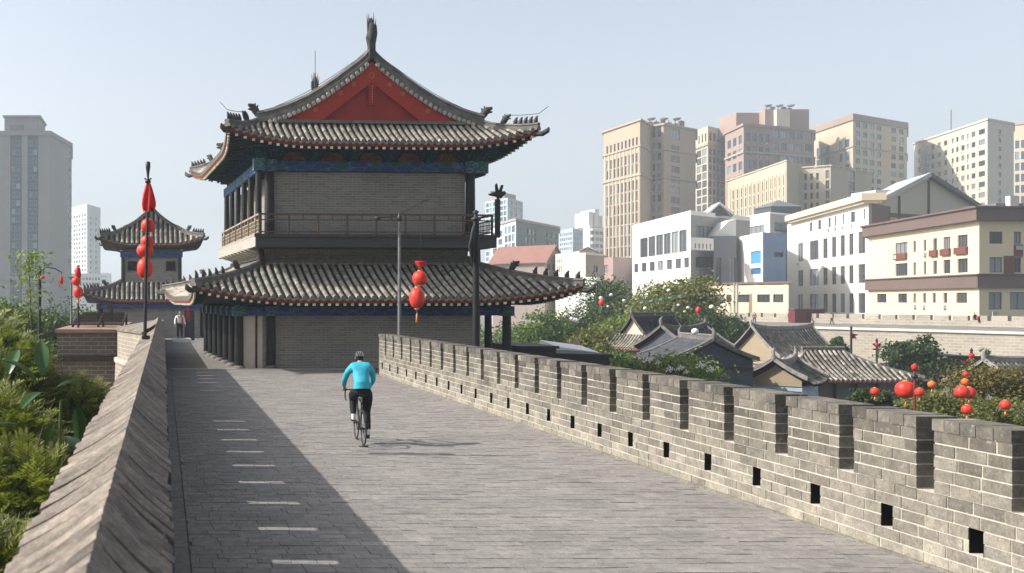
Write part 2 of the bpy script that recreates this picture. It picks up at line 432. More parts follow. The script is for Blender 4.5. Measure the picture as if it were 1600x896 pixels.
while y < 41:
    l = rnd.uniform(.085, .15) if y < 30 else rnd.uniform(.18, .24)
    zr = 2.085 + rnd.uniform(-.005, .006); ze = ZE + .02 + rnd.uniform(-.007, .007)
    ex = rnd.uniform(-.014, .014); ex2 = rnd.uniform(-.014, .014); sk = .05
    t1 = rnd.gauss(.5, .2); t2 = rnd.gauss(.5, .17); e = .002
    xi, xo = .03 + ex, -.507 + ex2; co = cxo(y)
    for (xe, tt, s1) in ((xi, t2, -1), (xo, t1, 1)):
        # a brick laid on edge from the ridge down to the drip: bowed, slightly rounded at its end
        pts = []
        for kx in range(5):
            f = kx / 4; x = XR + (xe - XR) * f; zz = zr + (ze - zr) * f - .012 * math.sin(f * math.pi) 
            pts.append((x + co, zz, -sk * f))
        vs = []
        for (x, zz, dy) in pts:
            bul = .006
            vs += [(x, y + e + dy, zz - .07), (x, y + e + dy, zz - bul), (x, y + l * .5 + dy, zz + bul), (x, y + l - e + dy, zz - bul), (x, y + l - e + dy, zz - .07)]
        fs = []
        for kx in range(4):
            for j in range(4): fs.append((kx * 5 + j, kx * 5 + j + 1, kx * 5 + j + 6, kx * 5 + j + 5))
        fs.append((20, 21, 22, 23, 24))
        cp.add(vs, fs, 0, min(1, max(0, tt)), False)
    y += l
cp.box(-.43, .01, -3, 41, ZE - .01, ZE + .03, 1)
cp.build('coping', [M_cop, M_pjoint], lp)

# ---- bastion that swells out of the wall on the left
bs = thing('bastion', 'brown brick bastion with a moulded ledge projecting left of the tall parapet', 'bastion', (-2, 30, GZ))
m = MB()
m.prism([(-3.1, 30), (-1.35, 30), (-1.2, 40), (-3.1, 40)], 1.12, 1.80, 0)
m.prism([(-3.18, 29.93), (-1.4, 29.93), (-1.2, 40.1), (-3.18, 40.1)], GZ, .98, 0)
m.build('bastion_wall', M_redbrick, bs, org=(-2, 30, GZ))
m = MB(); m.prism([(-3.25, 29.85), (-1.38, 29.85), (-1.2, 40.2), (-3.25, 40.2)], .99, 1.11, 0, .3); m.build('ledge', M_dkwood, bs, org=(-2, 30, GZ))
m = MB(); m.prism([(-3.17, 29.92), (-1.33, 29.92), (-1.2, 40.12), (-3.17, 40.12)], 1.81, 1.91, 0, .6); m.build('coping', plain('bastion_coping', (.28, .17, .13), (.2, .13, .1), 3, .8), bs, org=(-2, 30, GZ))
# swelling parapet between
fl = thing('curved_parapet', 'pale sunlit brick parapet shoulder curving out to the bastion', 'parapet', (-.8, 26, GZ))
m = MB()
def flx(y): t = min(1, max(0, (y - 25) / 5)); return -.48 - .86 * (t * t * (3 - 2 * t))
ys = [25 + .375 * i for i in range(15)]
for a, b_ in zip(ys[:-1], ys[1:]):
    m.quad((flx(a) - .35, a, GZ), (flx(b_) - .35, b_, GZ), (flx(b_) - .06, b_, 1.0), (flx(a) - .06, a, 1.0))
    m.quad((flx(a), a, 1.1), (flx(b_), b_, 1.1), (flx(b_), b_, ZE + .1), (flx(a), a, ZE + .1))
m.build('parapet_wall', M_palebrick, fl, org=(-.8, 26, GZ))
m = MB()
for a, b_ in zip(ys[:-1], ys[1:]):
    m.add([(flx(a) - .1, a, 1.0), (flx(b_) - .1, b_, 1.0), (flx(b_) - .1, b_, 1.1), (flx(a) - .1, a, 1.1), (flx(a) + .03, a, 1.12), (flx(b_) + .03, b_, 1.12), (flx(a) + .03, a, .98), (flx(b_) + .03, b_, .98)], [(0, 1, 2, 3), (3, 2, 5, 4), (0, 6, 7, 1)])
m.build('ledge', plain('ledge_stone', (.45, .41, .35), None, 3, .8), fl, org=(-.8, 26, GZ))
m = MB()
for i in range(23):
    a = 25 + i * .228; b_ = a + .222; z = ZE + .1
    m.add([(flx(a) - .05, a, z), (flx(b_) - .05, b_, z), (-.3, b_, z + .2), (-.3, a, z + .2), (flx(a) - .05, a, z - .07), (flx(b_) - .05, b_, z - .07)], [(0, 1, 2, 3), (4, 5, 1, 0)], 0, rnd.gauss(.55, .2))
m.build('coping', M_cop, fl, org=(-.8, 26, GZ))
# dark pitched canopy standing on the bastion
cn = thing('canopy', 'small dark pitched slatted canopy on top of the bastion', 'canopy', (-2.2, 33, 1.9))
m = MB()
for i in range(9):
    f = i / 8; z = 1.97 + f * .36; y = 32.2 + f * 1.0
    m.box(-2.95 + .35 * f, -1.25, y, y + .14, z, z + .04, 0, rnd.uniform(.2, .8))
m.build('roof_slats', M_dkwood, cn, org=(-2.2, 33, 1.9))
m = MB()
for x in (-2.85, -2.05, -1.3):
    m.bar((x, 32.2, 1.95), (x + .1, 33.3, 2.33), .06, .08); m.bar((x + .1, 33.3, 1.9), (x + .1, 33.3, 2.33), .07, .07)
m.build('frame', M_dkwood, cn, org=(-2.2, 33, 1.9))
# ================================================================== CHINESE ROOFS
def tile_row(mb, pts, side, r, n=5, mat=0, tone=.5, seg=.27):
    """half-round tile row along pts (list of Vectors), with a lip at each tile joint"""
    L = [0.0]
    for a, b in zip(pts[:-1], pts[1:]): L.append(L[-1] + (b - a).length)
    if L[-1] < .12: return
    def at(s):
        for i in range(len(pts) - 1):
            if s <= L[i + 1] + 1e-6:
                f = (s - L[i]) / max(1e-9, L[i + 1] - L[i]); return pts[i].lerp(pts[i + 1], min(1, max(0, f)))
        return pts[-1]
    k = max(1, int(L[-1] / seg)); rings = []
    for i in range(k):
        s0 = L[-1] * i / k; s1 = L[-1] * (i + 1) / k
        rings.append((s0, r * rnd.uniform(1.04, 1.14))); rings.append((s1 - .004, r * rnd.uniform(.84, .92)))
    vs = []; sd = side.normalized()
    for s, rr in rings:
        p = at(s); t = (at(min(L[-1], s + .05)) - at(max(0, s - .05))).normalized(); up = sd.cross(t)
        if up.z < 0: up = -up
        for j in range(n):
            a = math.pi * j / (n - 1)
            vs.append(p + sd * math.cos(a) * rr + up * (math.sin(a) * rr * 1.05 + .01))
    fs = []; tn = []
    for i in range(len(rings) - 1):
        tt = min(1, max(0, rnd.gauss(tone, .2)))
        for j in range(n - 1): fs.append((i * n + j, i * n + j + 1, (i + 1) * n + j + 1, (i + 1) * n + j)); tn.append(tt)
    mb.add(vs, fs, mat, tn, True)
    mb.add(vs[:n], [tuple(range(n))], mat, .1)

class Skirt:
    def __init__(s, ax, ay, bx, by, yc, ze, zi, lift, ext, k=.35, w0=.3, pw=2.3):
        s.__dict__.update(locals()); s.sides = [('front', (0, -1), (1, 0), ax, bx, ay, by), ('left', (-1, 0), (0, 1), ay, by, ax, bx), ('right', (1, 0), (0, 1), ay, by, ax, bx), ('back', (0, 1), (1, 0), ax, bx, ay, by)]
    def P(s, sd, r, t, dz=0):
        nm, o, a, A, B, Do, Di = sd
        wgt = max(0, (abs(r) - s.w0) / (1 - s.w0)) ** s.pw
        al = r * (A + (B - A) * t) + math.copysign(s.ext * wgt * (1 - t), r); d = Do + (Di - Do) * t + s.ext * wgt * (1 - t)
        z = s.ze + (s.zi - s.ze) * ((1 - s.k) * t + s.k * t * t) + s.lift * wgt * (1 - t) ** 1.5
        return Vector((o[0] * d + a[0] * al, o[1] * d + a[1] * al + s.yc, z + dz))

def skirt_roof(parent, sk, sp=.28, r=.085, nsub=8, sides=('front', 'left', 'right', 'back'), soffit=None, rafters=True, hip=.17, tseg=.27, org=(0, 0, 0)):
    tiles = MB(); pan = MB(); fas = MB(); raf = MB(); sof = MB()
    for sd in sk.sides:
        nm, o, a, A, B, Do, Di = sd
        if nm not in sides: continue
        pan.grid(lambda u, v: sk.P(sd, u * 2 - 1, v), 40, 8, 0, .5)
        n = int(A / sp)
        for j in range(-n, n + 1):
            q = j * sp
            tm = 1.0 if abs(q) <= B else (A - abs(q)) / (A - B)
            if tm < .04: continue
            pts = [sk.P(sd, max(-1, min(1, q / (A + (B - A) * tm * i / nsub))), tm * i / nsub, .012) for i in range(nsub + 1)]
            tile_row(tiles, pts, Vector((a[0], a[1], 0)), r, mat=0, tone=.5, seg=tseg)
            # round end tile
            p = pts[0]; ov = Vector((o[0], o[1], 0)); av = Vector((a[0], a[1], 0))
            ring = [p + ov * .03 + av * math.cos(2 * math.pi * i / 8) * r * 1.08 + Vector((0, 0, math.sin(2 * math.pi * i / 8) * r * 1.08 + .03)) for i in range(8)]
            tiles.extr(ring, -ov * .06, 0, .12)
            if abs(q + sp / 2) < A - .1:
                p2 = sk.P(sd, (q + sp / 2) / A, 0, 0) + ov * .02
                tiles.add([p2 - av * .1, p2 + av * .1, p2 + av * .05 + Vector((0, 0, -.09)), p2 - av * .05 + Vector((0, 0, -.09))], [(0, 1, 2, 3)], 0, .35)
        # red eave board and rafter ends
        def strip(mb, d0, z0, z1, th):
            def fn(u, v):
                p = sk.P(sd, u * 2 - 1, 0); s_ = [(d0, z0), (d0, z1), (d0 - th, z1), (d0 - th, z0), (d0, z0)][round(v * 4)]
                return (p.x + o[0] * s_[0], p.y + o[1] * s_[0], p.z + s_[1])
            mb.grid(fn, 40, 4, 0, .5, False)
        strip(fas, -.03, -.17, -.02, .06)
        if rafters:
            m = int(A / .15)
            for j in range(-m, m + 1):
                q = (j + .5) * .15 * 1.0
                if abs(q) > A - .04: continue
                p = sk.P(sd, q / A, 0, -.225); ov = Vector((o[0], o[1], 0)); av = Vector((a[0], a[1], 0))
                if j % 2 == 0: raf.bar(p - ov * .05, p - ov * .12, .11, .09, 0, rnd.uniform(.3, 1)); sof.bar(p - ov * .125, p - ov * .8 + Vector((0, 0, .12)), .10, .08, 0, .3)
        if soffit:
            sw, sz = soffit  # distance of wall inside the eave, height there
            def fs_(u, v):
                r_ = u * 2 - 1; p = sk.P(sd, r_, 0, -.19) - Vector((o[0], o[1], 0)) * .1
                d2 = Do - sw; A2 = A - sw
                e = Vector((o[0] * d2 + a[0] * r_ * A2, o[1] * d2 + a[1] * r_ * A2 + sk.yc, sz))
                return p.lerp(e, v)
            sof.grid(fs_, 30, 3, 0, .5)
    k = dict(parent=parent)
    tiles.build('tile_rows', M_tile, parent); pan.build('roof_bed', M_pan, parent)
    fas.build('eave_board', M_eavered, parent)
    if raf.v: raf.build('rafter_ends', M_rafter, parent, kind='stuff')
    if sof.v: sof.build('soffit', M_soffit, parent)
    # hips
    for (sd, sg) in ((sk.sides[0], -1), (sk.sides[0], 1), (sk.sides[3], -1), (sk.sides[3], 1)):
        if sd[0] not in sides: continue
        pts = [sk.P(sd, sg, i / 10) for i in range(11)]
        hp = MB(); ridge_sweep(hp, pts, hip, hip * 1.25, tip=.0)
        out = (pts[0] - pts[1]); out.z = 0; out.normalize()
        # corner beam head
        hp.tube([pts[0] + Vector((0, 0, -.16)) - out * .5, pts[0] + out * .15 + Vector((0, 0, -.2)), pts[0] + out * .36 + Vector((0, 0, -.1)), pts[0] + out * .42 + Vector((0, 0, .02))], [.1, .11, .1, .03], 6, 1)
        h = hp.build('hip_ridge', [M_ridge, M_beast], parent)
        # small figures and the big beast
        if hip > .1:
            for i in range(5):
                p = pts[0].lerp(pts[10], .05 + .085 * i); p = sk.P(sd, sg, .04 + .085 * i) + Vector((0, 0, hip * 1.25))
                b = MB(); small_beast(b, p, out, hip * 1.45); b.build('ridge_figure', M_beast, h)
            p = sk.P(sd, sg, .56) + Vector((0, 0, hip * 1.2)); b = MB(); big_beast(b, p, out, hip * 2.5); b.build('ridge_beast', M_beast, h)

def ridge_sweep(mb, pts, wd, ht, tip=0, mat=0):
    """ridge with a stepped profile: broad foot, waist, rounded cap"""
    prof = [(-wd * .75, -.04), (-wd * .75, ht * .3), (-wd * .45, ht * .36), (-wd * .45, ht * .72), (-wd * .62, ht * .78), (-wd * .3, ht * 1.05), (wd * .3, ht * 1.05), (wd * .62, ht * .78), (wd * .45, ht * .72), (wd * .45, ht * .36), (wd * .75, ht * .3), (wd * .75, -.04)]
    vs = []; n = len(prof)
    for i, p in enumerate(pts):
        t = pts[min(i + 1, len(pts) - 1)] - pts[max(i - 1, 0)]; t.z = 0; t.normalize(); s_ = t.cross(Vector((0, 0, 1)))
        for a, b in prof: vs.append(p + s_ * a + Vector((0, 0, b)))
    mb.add(vs, [(i * n + j, i * n + j + 1, (i + 1) * n + j + 1, (i + 1) * n + j) for i in range(len(pts) - 1) for j in range(n - 1)], mat, .5)
    mb.add(vs[:n], [tuple(range(n))], mat, .5); mb.add(vs[-n:], [tuple(range(n))[::-1]], mat, .5)

def small_beast(mb, p, out, h):
    up = Vector((0, 0, 1))
    mb.tube([p - out * h * .25, p + up * h * .45 - out * h * .12, p + up * h * .8 + out * h * .02, p + up * h * 1.0 + out * h * .18], [h * .24, h * .26, h * .17, h * .06], 6)
    mb.tube([p + out * h * .15, p + up * h * .5 + out * h * .1], [h * .08, h * .1], 5)
    mb.tube([p - out * h * .3 + up * h * .1, p - out * h * .5 + up * h * .55], [h * .08, h * .03], 4)
def big_beast(mb, p, out, h):
    up = Vector((0, 0, 1))
    mb.tube([p - out * h * .35, p + up * h * .35 - out * h * .1, p + up * h * .62 + out * h * .12, p + up * h * .7 + out * h * .42], [h * .2, h * .26, h * .2, h * .09], 7)
    mb.tube([p + up * h * .4 + out * h * .1, p + up * h * .42 + out * h * .42], [h * .13, h * .05], 5)
    for k, (a, b) in enumerate(((-.1, .85), (-.3, .72))):
        mb.tube([p + up * h * .5 + out * h * a * .6, p + up * h * b + out * h * a], [h * .11, h * .03], 5)
def chiwen(mb, p, out, h):
    """tall ridge-end dragon: a body biting the ridge, curled tail, fins standing up"""
    up = Vector((0, 0, 1)); sd = out.cross(up)
    mb.box(-.13, .13, -.16, .16, -.1, h * .34, M=Matrix.Translation(p))
    mb.tube([p + up * h * .25 - out * .1, p + up * h * .45 + out * .05, p + up * h * .65 + out * .02, p + up * h * .82 - out * .12], [h * .085, h * .095, h * .07, h * .035], 8)
    mb.tube([p + up * h * .3 + sd * .1, p + up * h * .40 + sd * .17, p + up * h * .55 + sd * .13], [h * .05, h * .04, h * .015], 6)
    mb.tube([p + up * h * .3 - sd * .1, p + up * h * .5 - sd * .17, p + up * h * .68 - sd * .19], [h * .045, h * .04, h * .012], 6)
    for k in range(7):
        a = -.14 + .05 * k; mb.tube([p + up * h * (.5 + .03 * (k % 3)) + sd * a * .8, p + up * h * (.8 + .2 * rnd.random()) + sd * a * 1.3 + out * rnd.uniform(-.1, .1)], [h * .03, .006], 5)

def column(mb, x, y, z0, z1, r, mat=0):
    mb.tube([(x, y, z0), (x, y, z0 + (z1 - z0) * .5), (x, y, z1)], [r * 1.04, r, r * .93], 14, mat, rnd.uniform(.3, .7))
def plinth(mb, x, y, z, r):
    mb.lathe([(r * 1.9, z), (r * 1.9, z + .06), (r * 1.55, z + .13), (r * 1.2, z + .15), (0, z + .15)], (x, y, 0), 14)

def bracket_set(w=.8, h=.42, d=.55):
    """dougong: bearing block, two tiers of crossed arms with small blocks, facing -y"""
    m = MB(); u = h / 5
    m.box(-.11, .11, -.11, .11, 0, u, 0)
    m.box(-w * .3, w * .3, -.05, .05, u, 2 * u, 1); m.box(-.045, .045, -d * .55, .1, u, 2 * u, 0)
    for x in (-w * .27, 0, w * .27): m.box(x - .07, x + .07, -.08, .08, 2 * u, 2.7 * u, 0)
    m.box(-.07, .07, -d * .6, -d * .42, 2 * u, 2.7 * u, 1)
    m.box(-w * .5, w * .5, -.05, .05, 2.7 * u, 3.7 * u, 1); m.box(-w * .33, w * .33, -d * .57, -d * .45, 2.7 * u, 3.7 * u, 1)
    m.box(-.045, .045, -d, .1, 2.7 * u, 3.7 * u, 0)
    for x in (-w * .45, -w * .22, 0, w * .22, w * .45): m.box(x - .06, x + .06, -.07, .07, 3.7 * u, 4.3 * u, 0)
    for x in (-w * .3, 0, w * .3): m.box(x - .055, x + .055, -d * .6, -d * .43, 3.7 * u, 4.3 * u, 0)
    m.box(-w * .4, w * .4, -d * 1.0, -d * .88, 3.9 * u, 4.7 * u, 1)
    m.extr([(-.04, -d, 2.7 * u), (-.04, -d * 1.35, 2.3 * u), (-.04, -d * 1.25, 3.1 * u), (-.04, -d, 3.6 * u)], (.08, 0, 0), 0)
    return m

# ================================================================== THE GATE TOWER
TO = Vector((8.58, 41.6, 0)); TR = R(4.0)
tw = thing('gate_tower', 'large two storey gate tower with red gable, blue painted beams and curved grey tile roofs', 'tower', TO, TR)
YC = 5.75
# --- lower storey
m = MB()
m.box(-4.55, 4.45, .1, .42, 0, 2.75); m.box(-4.55, -4.2, .42, 11.1, 0, 2.75); m.box(4.15, 4.45, .42, 11.1, 0, 2.75); m.box(-4.55, 4.45, 11.1, 11.4, 0, 2.75)
m.build('brick_wall', M_towerbrick, tw)
m = MB(); m.box(-5.4, -4.56, .13, .40, .0, 2.5, 0)
m.build('plaster_wall', plain('sunlit_beige_plaster', (.66, .58, .47), (.58, .50, .40), 1.5, .9, .2, .003, 40), tw)  # beige plaster, lightened to stand in for sunlight on this strip
m = MB(); m.box(-4.86, -4.78, .09, .127, 0, 2.5); m.build('wall_post', M_dkwood, tw)
cols = [(-5.55, 0), (-4.25, 0), (5.5, 0)] + [(-5.55, 1.92 * i) for i in range(1, 7)] + [(5.5, 1.92 * i) for i in range(1, 7)] + [(-1.8, 11.5), (1.8, 11.5)]
for i, (x, y) in enumerate(cols):
    m = MB(); column(m, x, y - (.05 if y == 0 else 0), .0, 2.62, .18 if y == 0 else .16); c = m.build('column', M_black, tw)
    m = MB(); plinth(m, x, y - (.05 if y == 0 else 0), 0, .14); m.build('column_base', M_ridge, c)
def beam(name, x0, x1, y0, y1, z0, z1, mt=None):
    m = MB(); m.box(x0, x1, y0, y1, z0, z1); return m.build(name, mt or M_beam, tw)
beam('painted_beam', -5.3, 5.3, -.14, .06, 2.14, 2.48); beam('painted_beam', -5.65, -5.45, .2, 11.3, 2.14, 2.48); beam('painted_beam', 5.45, 5.65, .2, 11.3, 2.14, 2.48)
beam('tie_beam', -5.35, 5.35, -.1, .04, 2.485, 2.72, M_soffit)
for (x, y) in [c for c in cols if c[1] == 0 or c[0] < 0]:
    m = MB(); m.box(x - .24, x + .24, y - .26, y + .16, 2.12, 2.52); m.box(x - .19, x + .19, y - .3, y + .2, 2.20, 2.44)
    m.build('beam_end', M_beamcap, tw)
sk1 = Skirt(7.42, 7.85, 4.2, 4.45, YC, 2.82, 4.35, .52, .22, k=.25, w0=.42, pw=2.0)
skirt_roof(tw, sk1, sp=.30, r=.088, soffit=(1.9, 2.62), hip=.2)
pr = bracket_set(.75, .34, .5)
me0 = None
def brackets(par, n, x0, x1, y, z, rot=0, **kw):
    global me0
    for i in range(n):
        f = (i + .5) / n; 
        if rot == 0: loc = (x0 + (x1 - x0) * f, y, z)
        else: loc = (y, x0 + (x1 - x0) * f, z)
        o = link('bracket_set', kw['me'], par, loc, rot)
        if kw.get('s'): o.scale = kw['s']
br1 = pr.build('bracket_set', [M_green, M_bluebr], tw); mebr = br1.data
br1.location = (-5.4, -.12, 2.52); br1.rotation_euler.z = R(-45)
brackets(tw, 9, -5.3, 5.3, -.1, 2.50, me=mebr, s=(1, 1, .8)); brackets(tw, 8, .3, 11, -5.6, 2.50, R(-90), me=mebr, s=(1, 1, .8)); brackets(tw, 8, .3, 11, 5.6, 2.50, R(90), me=mebr, s=(1, 1, .8))
# --- band between lower roof and balcony
m = MB(); m.box(-4.3, 4.3, 1.1, 10.4, 2.8, 4.95); m.build('brick_band', M_towerbrick, tw)
m = MB()
for z, o in ((4.36, .1), (4.5, .16)): m.box(-4.3 - o, 4.3 + o, 1.1 - o, 10.4 + o, z, z + .12)
m.build('roof_collar', M_ridge, tw)
for x in (-4.5, 4.62):
    m = MB(); column(m, x, .92, 4.3, 4.9, .15); m.build('column', M_black, tw)
# brackets under the balcony, left side
for i in range(9):
    m = MB(); y = 1.0 + i * 1.05
    m.extr([(-4.3, y, 4.55), (-4.3, y, 4.92), (-5.05, y, 4.92), (-5.0, y, 4.82), (-4.62, y, 4.7)], (0, .2, 0)); m.build('console', plain('console_paint', (.50, .45, .36), (.3, .3, .26), 5, .8), tw)
# --- balcony
m = MB(); m.box(-4.95, 4.85, -.62, 11.2, 4.88, 5.38); m.build('balcony_deck', plain('balcony_board', (.05, .048, .046), (.035, .034, .033), 3, .7, .3, stretch=(.3, .3, 4)), tw)
m = MB(); m.box(-4.985, -4.951, -.64, 11.2, 4.9, 5.34); m.box(-5.0, -4.951, -.64, 11.2, 5.341, 5.40); m.build('balcony_fascia', plain('pale_board', (.36, .33, .29), (.27, .25, .22), 3, .8, stretch=(.3, .3, 5)), tw)
m = MB(); m.box(-5.02, 4.92, -.68, -.621, 5.28, 5.40); m.build('balcony_trim', M_dkwood, tw)
def railing(a, b, n, lattice=False):
    a = Vector(a); b = Vector(b); m = MB(); z = 5.4; L = (b - a).length; h = .80
    for k in range(n + 1):
        p = a.lerp(b, k / n); m.box(p.x - .035, p.x + .035, p.y - .035, p.y + .035, z, z + h + .02)
    m.bar(a + Vector((0, 0, z + h)), b + Vector((0, 0, z + h)), .09, .07); m.bar(a + Vector((0, 0, z + h * .72)), b + Vector((0, 0, z + h * .72)), .045, .045); m.bar(a + Vector((0, 0, z + .1)), b + Vector((0, 0, z + .1)), .045, .045)
    if lattice:
        q = int(L / .16)
        for k in range(q): p = a.lerp(b, (k + .5) / q); m.box(p.x - .014, p.x + .014, p.y - .02, p.y + .02, z + .1, z + h * .72)
        for zz in (.25, .42): m.bar(a + Vector((0, 0, z + zz)), b + Vector((0, 0, z + zz)), .03, .03)
    else:
        q = n * 2
        for k in range(q):
            p = a.lerp(b, k / q)
            if k % 2: m.box(p.x - .02, p.x + .02, p.y - .02, p.y + .02, z + h * .72, z + h)
    return m
railing((-4.8, -.5, 0), (4.7, -.5, 0), 8).build('railing', M_rail, tw)
railing((-4.8, -.5, 0), (-4.8, 11, 0), 6, True).build('railing', plain('rail_wood_sunlit', (.33, .25, .18), (.22, .17, .12), 6, .8), tw)  # same brown wood as the front rail, sunlight painted in as a paler tone
railing((4.7, -.5, 0), (4.7, 11, 0), 6, True).build('railing', M_rail, tw)
# --- upper storey
m = MB(); m.box(-4.0, 4.05, .75, 10.2, 5.38, 8.05); m.build('brick_wall', M_towerbrick, tw)
m = MB(); m.box(-4.22, 4.25, .7, 10.3, 8.45, 9.1); m.build('bracket_backing', M_soffit, tw)
ucols = [(-4.2, .62), (4.22, .62)] + [(-4.72, .2 + 1.95 * i) for i in range(6)] + [(4.78, 1.9 + 1.95 * i) for i in range(5)]
for x, y in ucols:
    m = MB(); column(m, x, y, 5.38, 8.25 if abs(x) > 4.5 else 8.4, .2 if abs(x) < 4.5 else .13); m.build('column', M_black, tw)
beam('painted_beam', -4.0, 4.02, .5, .72, 8.06, 8.45); beam('painted_beam', -4.82, -4.62, .2, 10.4, 7.95, 8.35); beam('painted_beam', 4.68, 4.88, .6, 10.4, 7.95, 8.35)
for (x, y, s_) in ((-4.2, .62, .27), (4.22, .62, .27), (-4.72, .2, .22), (4.72, .62, .2)):
    m = MB(); m.box(x - s_, x + s_, y - s_, y + s_, 8.02, 8.5); m.box(x - s_ * .8, x + s_ * .8, y - s_ * 1.2, y + s_ * 1.2, 8.12, 8.4); m.build('beam_end', M_beamcap, tw)
for i in range(5):
    x0 = -3.95 + i * 1.6; m = MB(); pts = [(x0 + .36 + .88 * (k / 8), 0.0) for k in range(9)]
    poly = [(x0 + .30, .68, 8.47), (x0 + 1.26, .68, 8.47), (x0 + 1.2, .68, 8.68), (x0 + 1.0, .68, 8.84), (x0 + .56, .68, 8.84), (x0 + .36, .68, 8.68)]
    m.extr(poly, (0, -.05, 0)); m.build('bracket_panel', M_panel, tw)
mb2 = bracket_set(.95, .6, .8).build('bracket_set', [M_green, M_bluebr], tw); mb2.location = (-4.35, .45, 8.46); mb2.rotation_euler.z = R(-45)
for i in range(6): link('bracket_set', mb2.data, tw, (-4.0 + 1.6 * i, .6, 8.46))
for i in range(9): link('bracket_set', mb2.data, tw, (-4.6, .9 + 1.12 * i, 8.42), R(-90)); link('bracket_set', mb2.data, tw, (4.6, .9 + 1.12 * i, 8.42), R(90))
o_ = link('bracket_set', mb2.data, tw, (4.35, .45, 8.46)); o_.rotation_euler.z = R(45)
sk2 = Skirt(5.98, 6.95, 4.65, 5.2, YC, 9.0, 10.02, .55, .25, k=.2, w0=.45, pw=2.1)
skirt_roof(tw, sk2, sp=.262, r=.078, soffit=(1.9, 8.95), hip=.2)
# main gable roof
prof = [(0, 12.75), (.4, 12.32), (.9, 11.95), (1.5, 11.5), (2.1, 11.1), (2.7, 10.74), (3.4, 10.42), (4.0, 10.2), (4.65, 10.02)]
def zprof(x):
    x = abs(x)
    for (a, za), (b, zb) in zip(prof[:-1], prof[1:]):
        if x <= b: return za + (zb - za) * (x - a) / (b - a)
    return prof[-1][1]
YF, YB = YC - 5.2, YC + 5.2
t_ = MB(); p_ = MB()
for sg in (-1, 1):
    p_.grid(lambda u, v: (sg * 4.65 * v, YF + .0 + (YB - YF) * u, zprof(4.65 * v)), 4, 24)
    n = int((YB - YF) / .262)
    for j in range(n + 1):
        y = YF + .1 + j * (YB - YF - .2) / n
        tile_row(t_, [Vector((sg * x, y, zprof(x) + .012)) for x in np.linspace(4.65, .1, 16)], Vector((0, 1, 0)), .078)
t_.build('tile_rows', M_tile, tw); p_.build('roof_bed', M_pan, tw)
m = MB(); ridge_sweep(m, [Vector((0, y, 12.72)) for y in np.linspace(YF - .1, YB + .1, 6)], .24, .42); mr = m.build('main_ridge', M_ridge, tw)
m = MB(); chiwen(m, Vector((0, YF - .12, 12.75)), Vector((0, -1, 0)), 1.95); m.build('ridge_dragon', M_beast, mr)
m = MB(); chiwen(m, Vector((0, YB + .1, 13.0)), Vector((0, 1, 0)), 1.5); m.tube([(0, YB + .1, 14.3), (0, YB + .1, 15.6)], .018, 5); m.build('ridge_dragon', M_beast, mr)
for yy, dy in ((YF - .02, -1), (YB + .02, 1)):
    for sg in (-1, 1):
        m = MB(); pts = [Vector((sg * x, yy, zprof(x) + .0)) for x in np.linspace(.08, 4.75, 22)]
        ridge_sweep(m, pts, .26, .44); g_ = m.build('gable_ridge', M_ridge, tw)
        m = MB(); big_beast(m, Vector((sg * 4.85, yy, 10.3)), Vector((sg, dy * .3, 0)).normalized(), .62); m.build('ridge_beast', M_beast, g_)
        # drip tiles along the verge
        m = MB()
        for x in np.arange(.12, 4.2, .2):
            z = zprof(x) - .10; z2 = zprof(x + .2) - .10; y2 = yy + dy * .2
            m.tube([(sg * (x + .1), y2 - dy * .2, (z + z2) / 2 + .03), (sg * (x + .1), y2 + dy * .07, (z + z2) / 2 - .02)], .085, 8, 0, rnd.uniform(.4, 1))
            m.extr([(sg * x, y2, z), (sg * (x + .2), y2, z2), (sg * (x + .14), y2, z2 - .1), (sg * (x + .08), y2, z - .12)], (0, dy * .03, 0), 0, rnd.uniform(.3, .9))
        m.build('verge_tiles', plain('verge_tile', (.40, .37, .32), (.24, .22, .2), 5, .85, 1.2), g_)
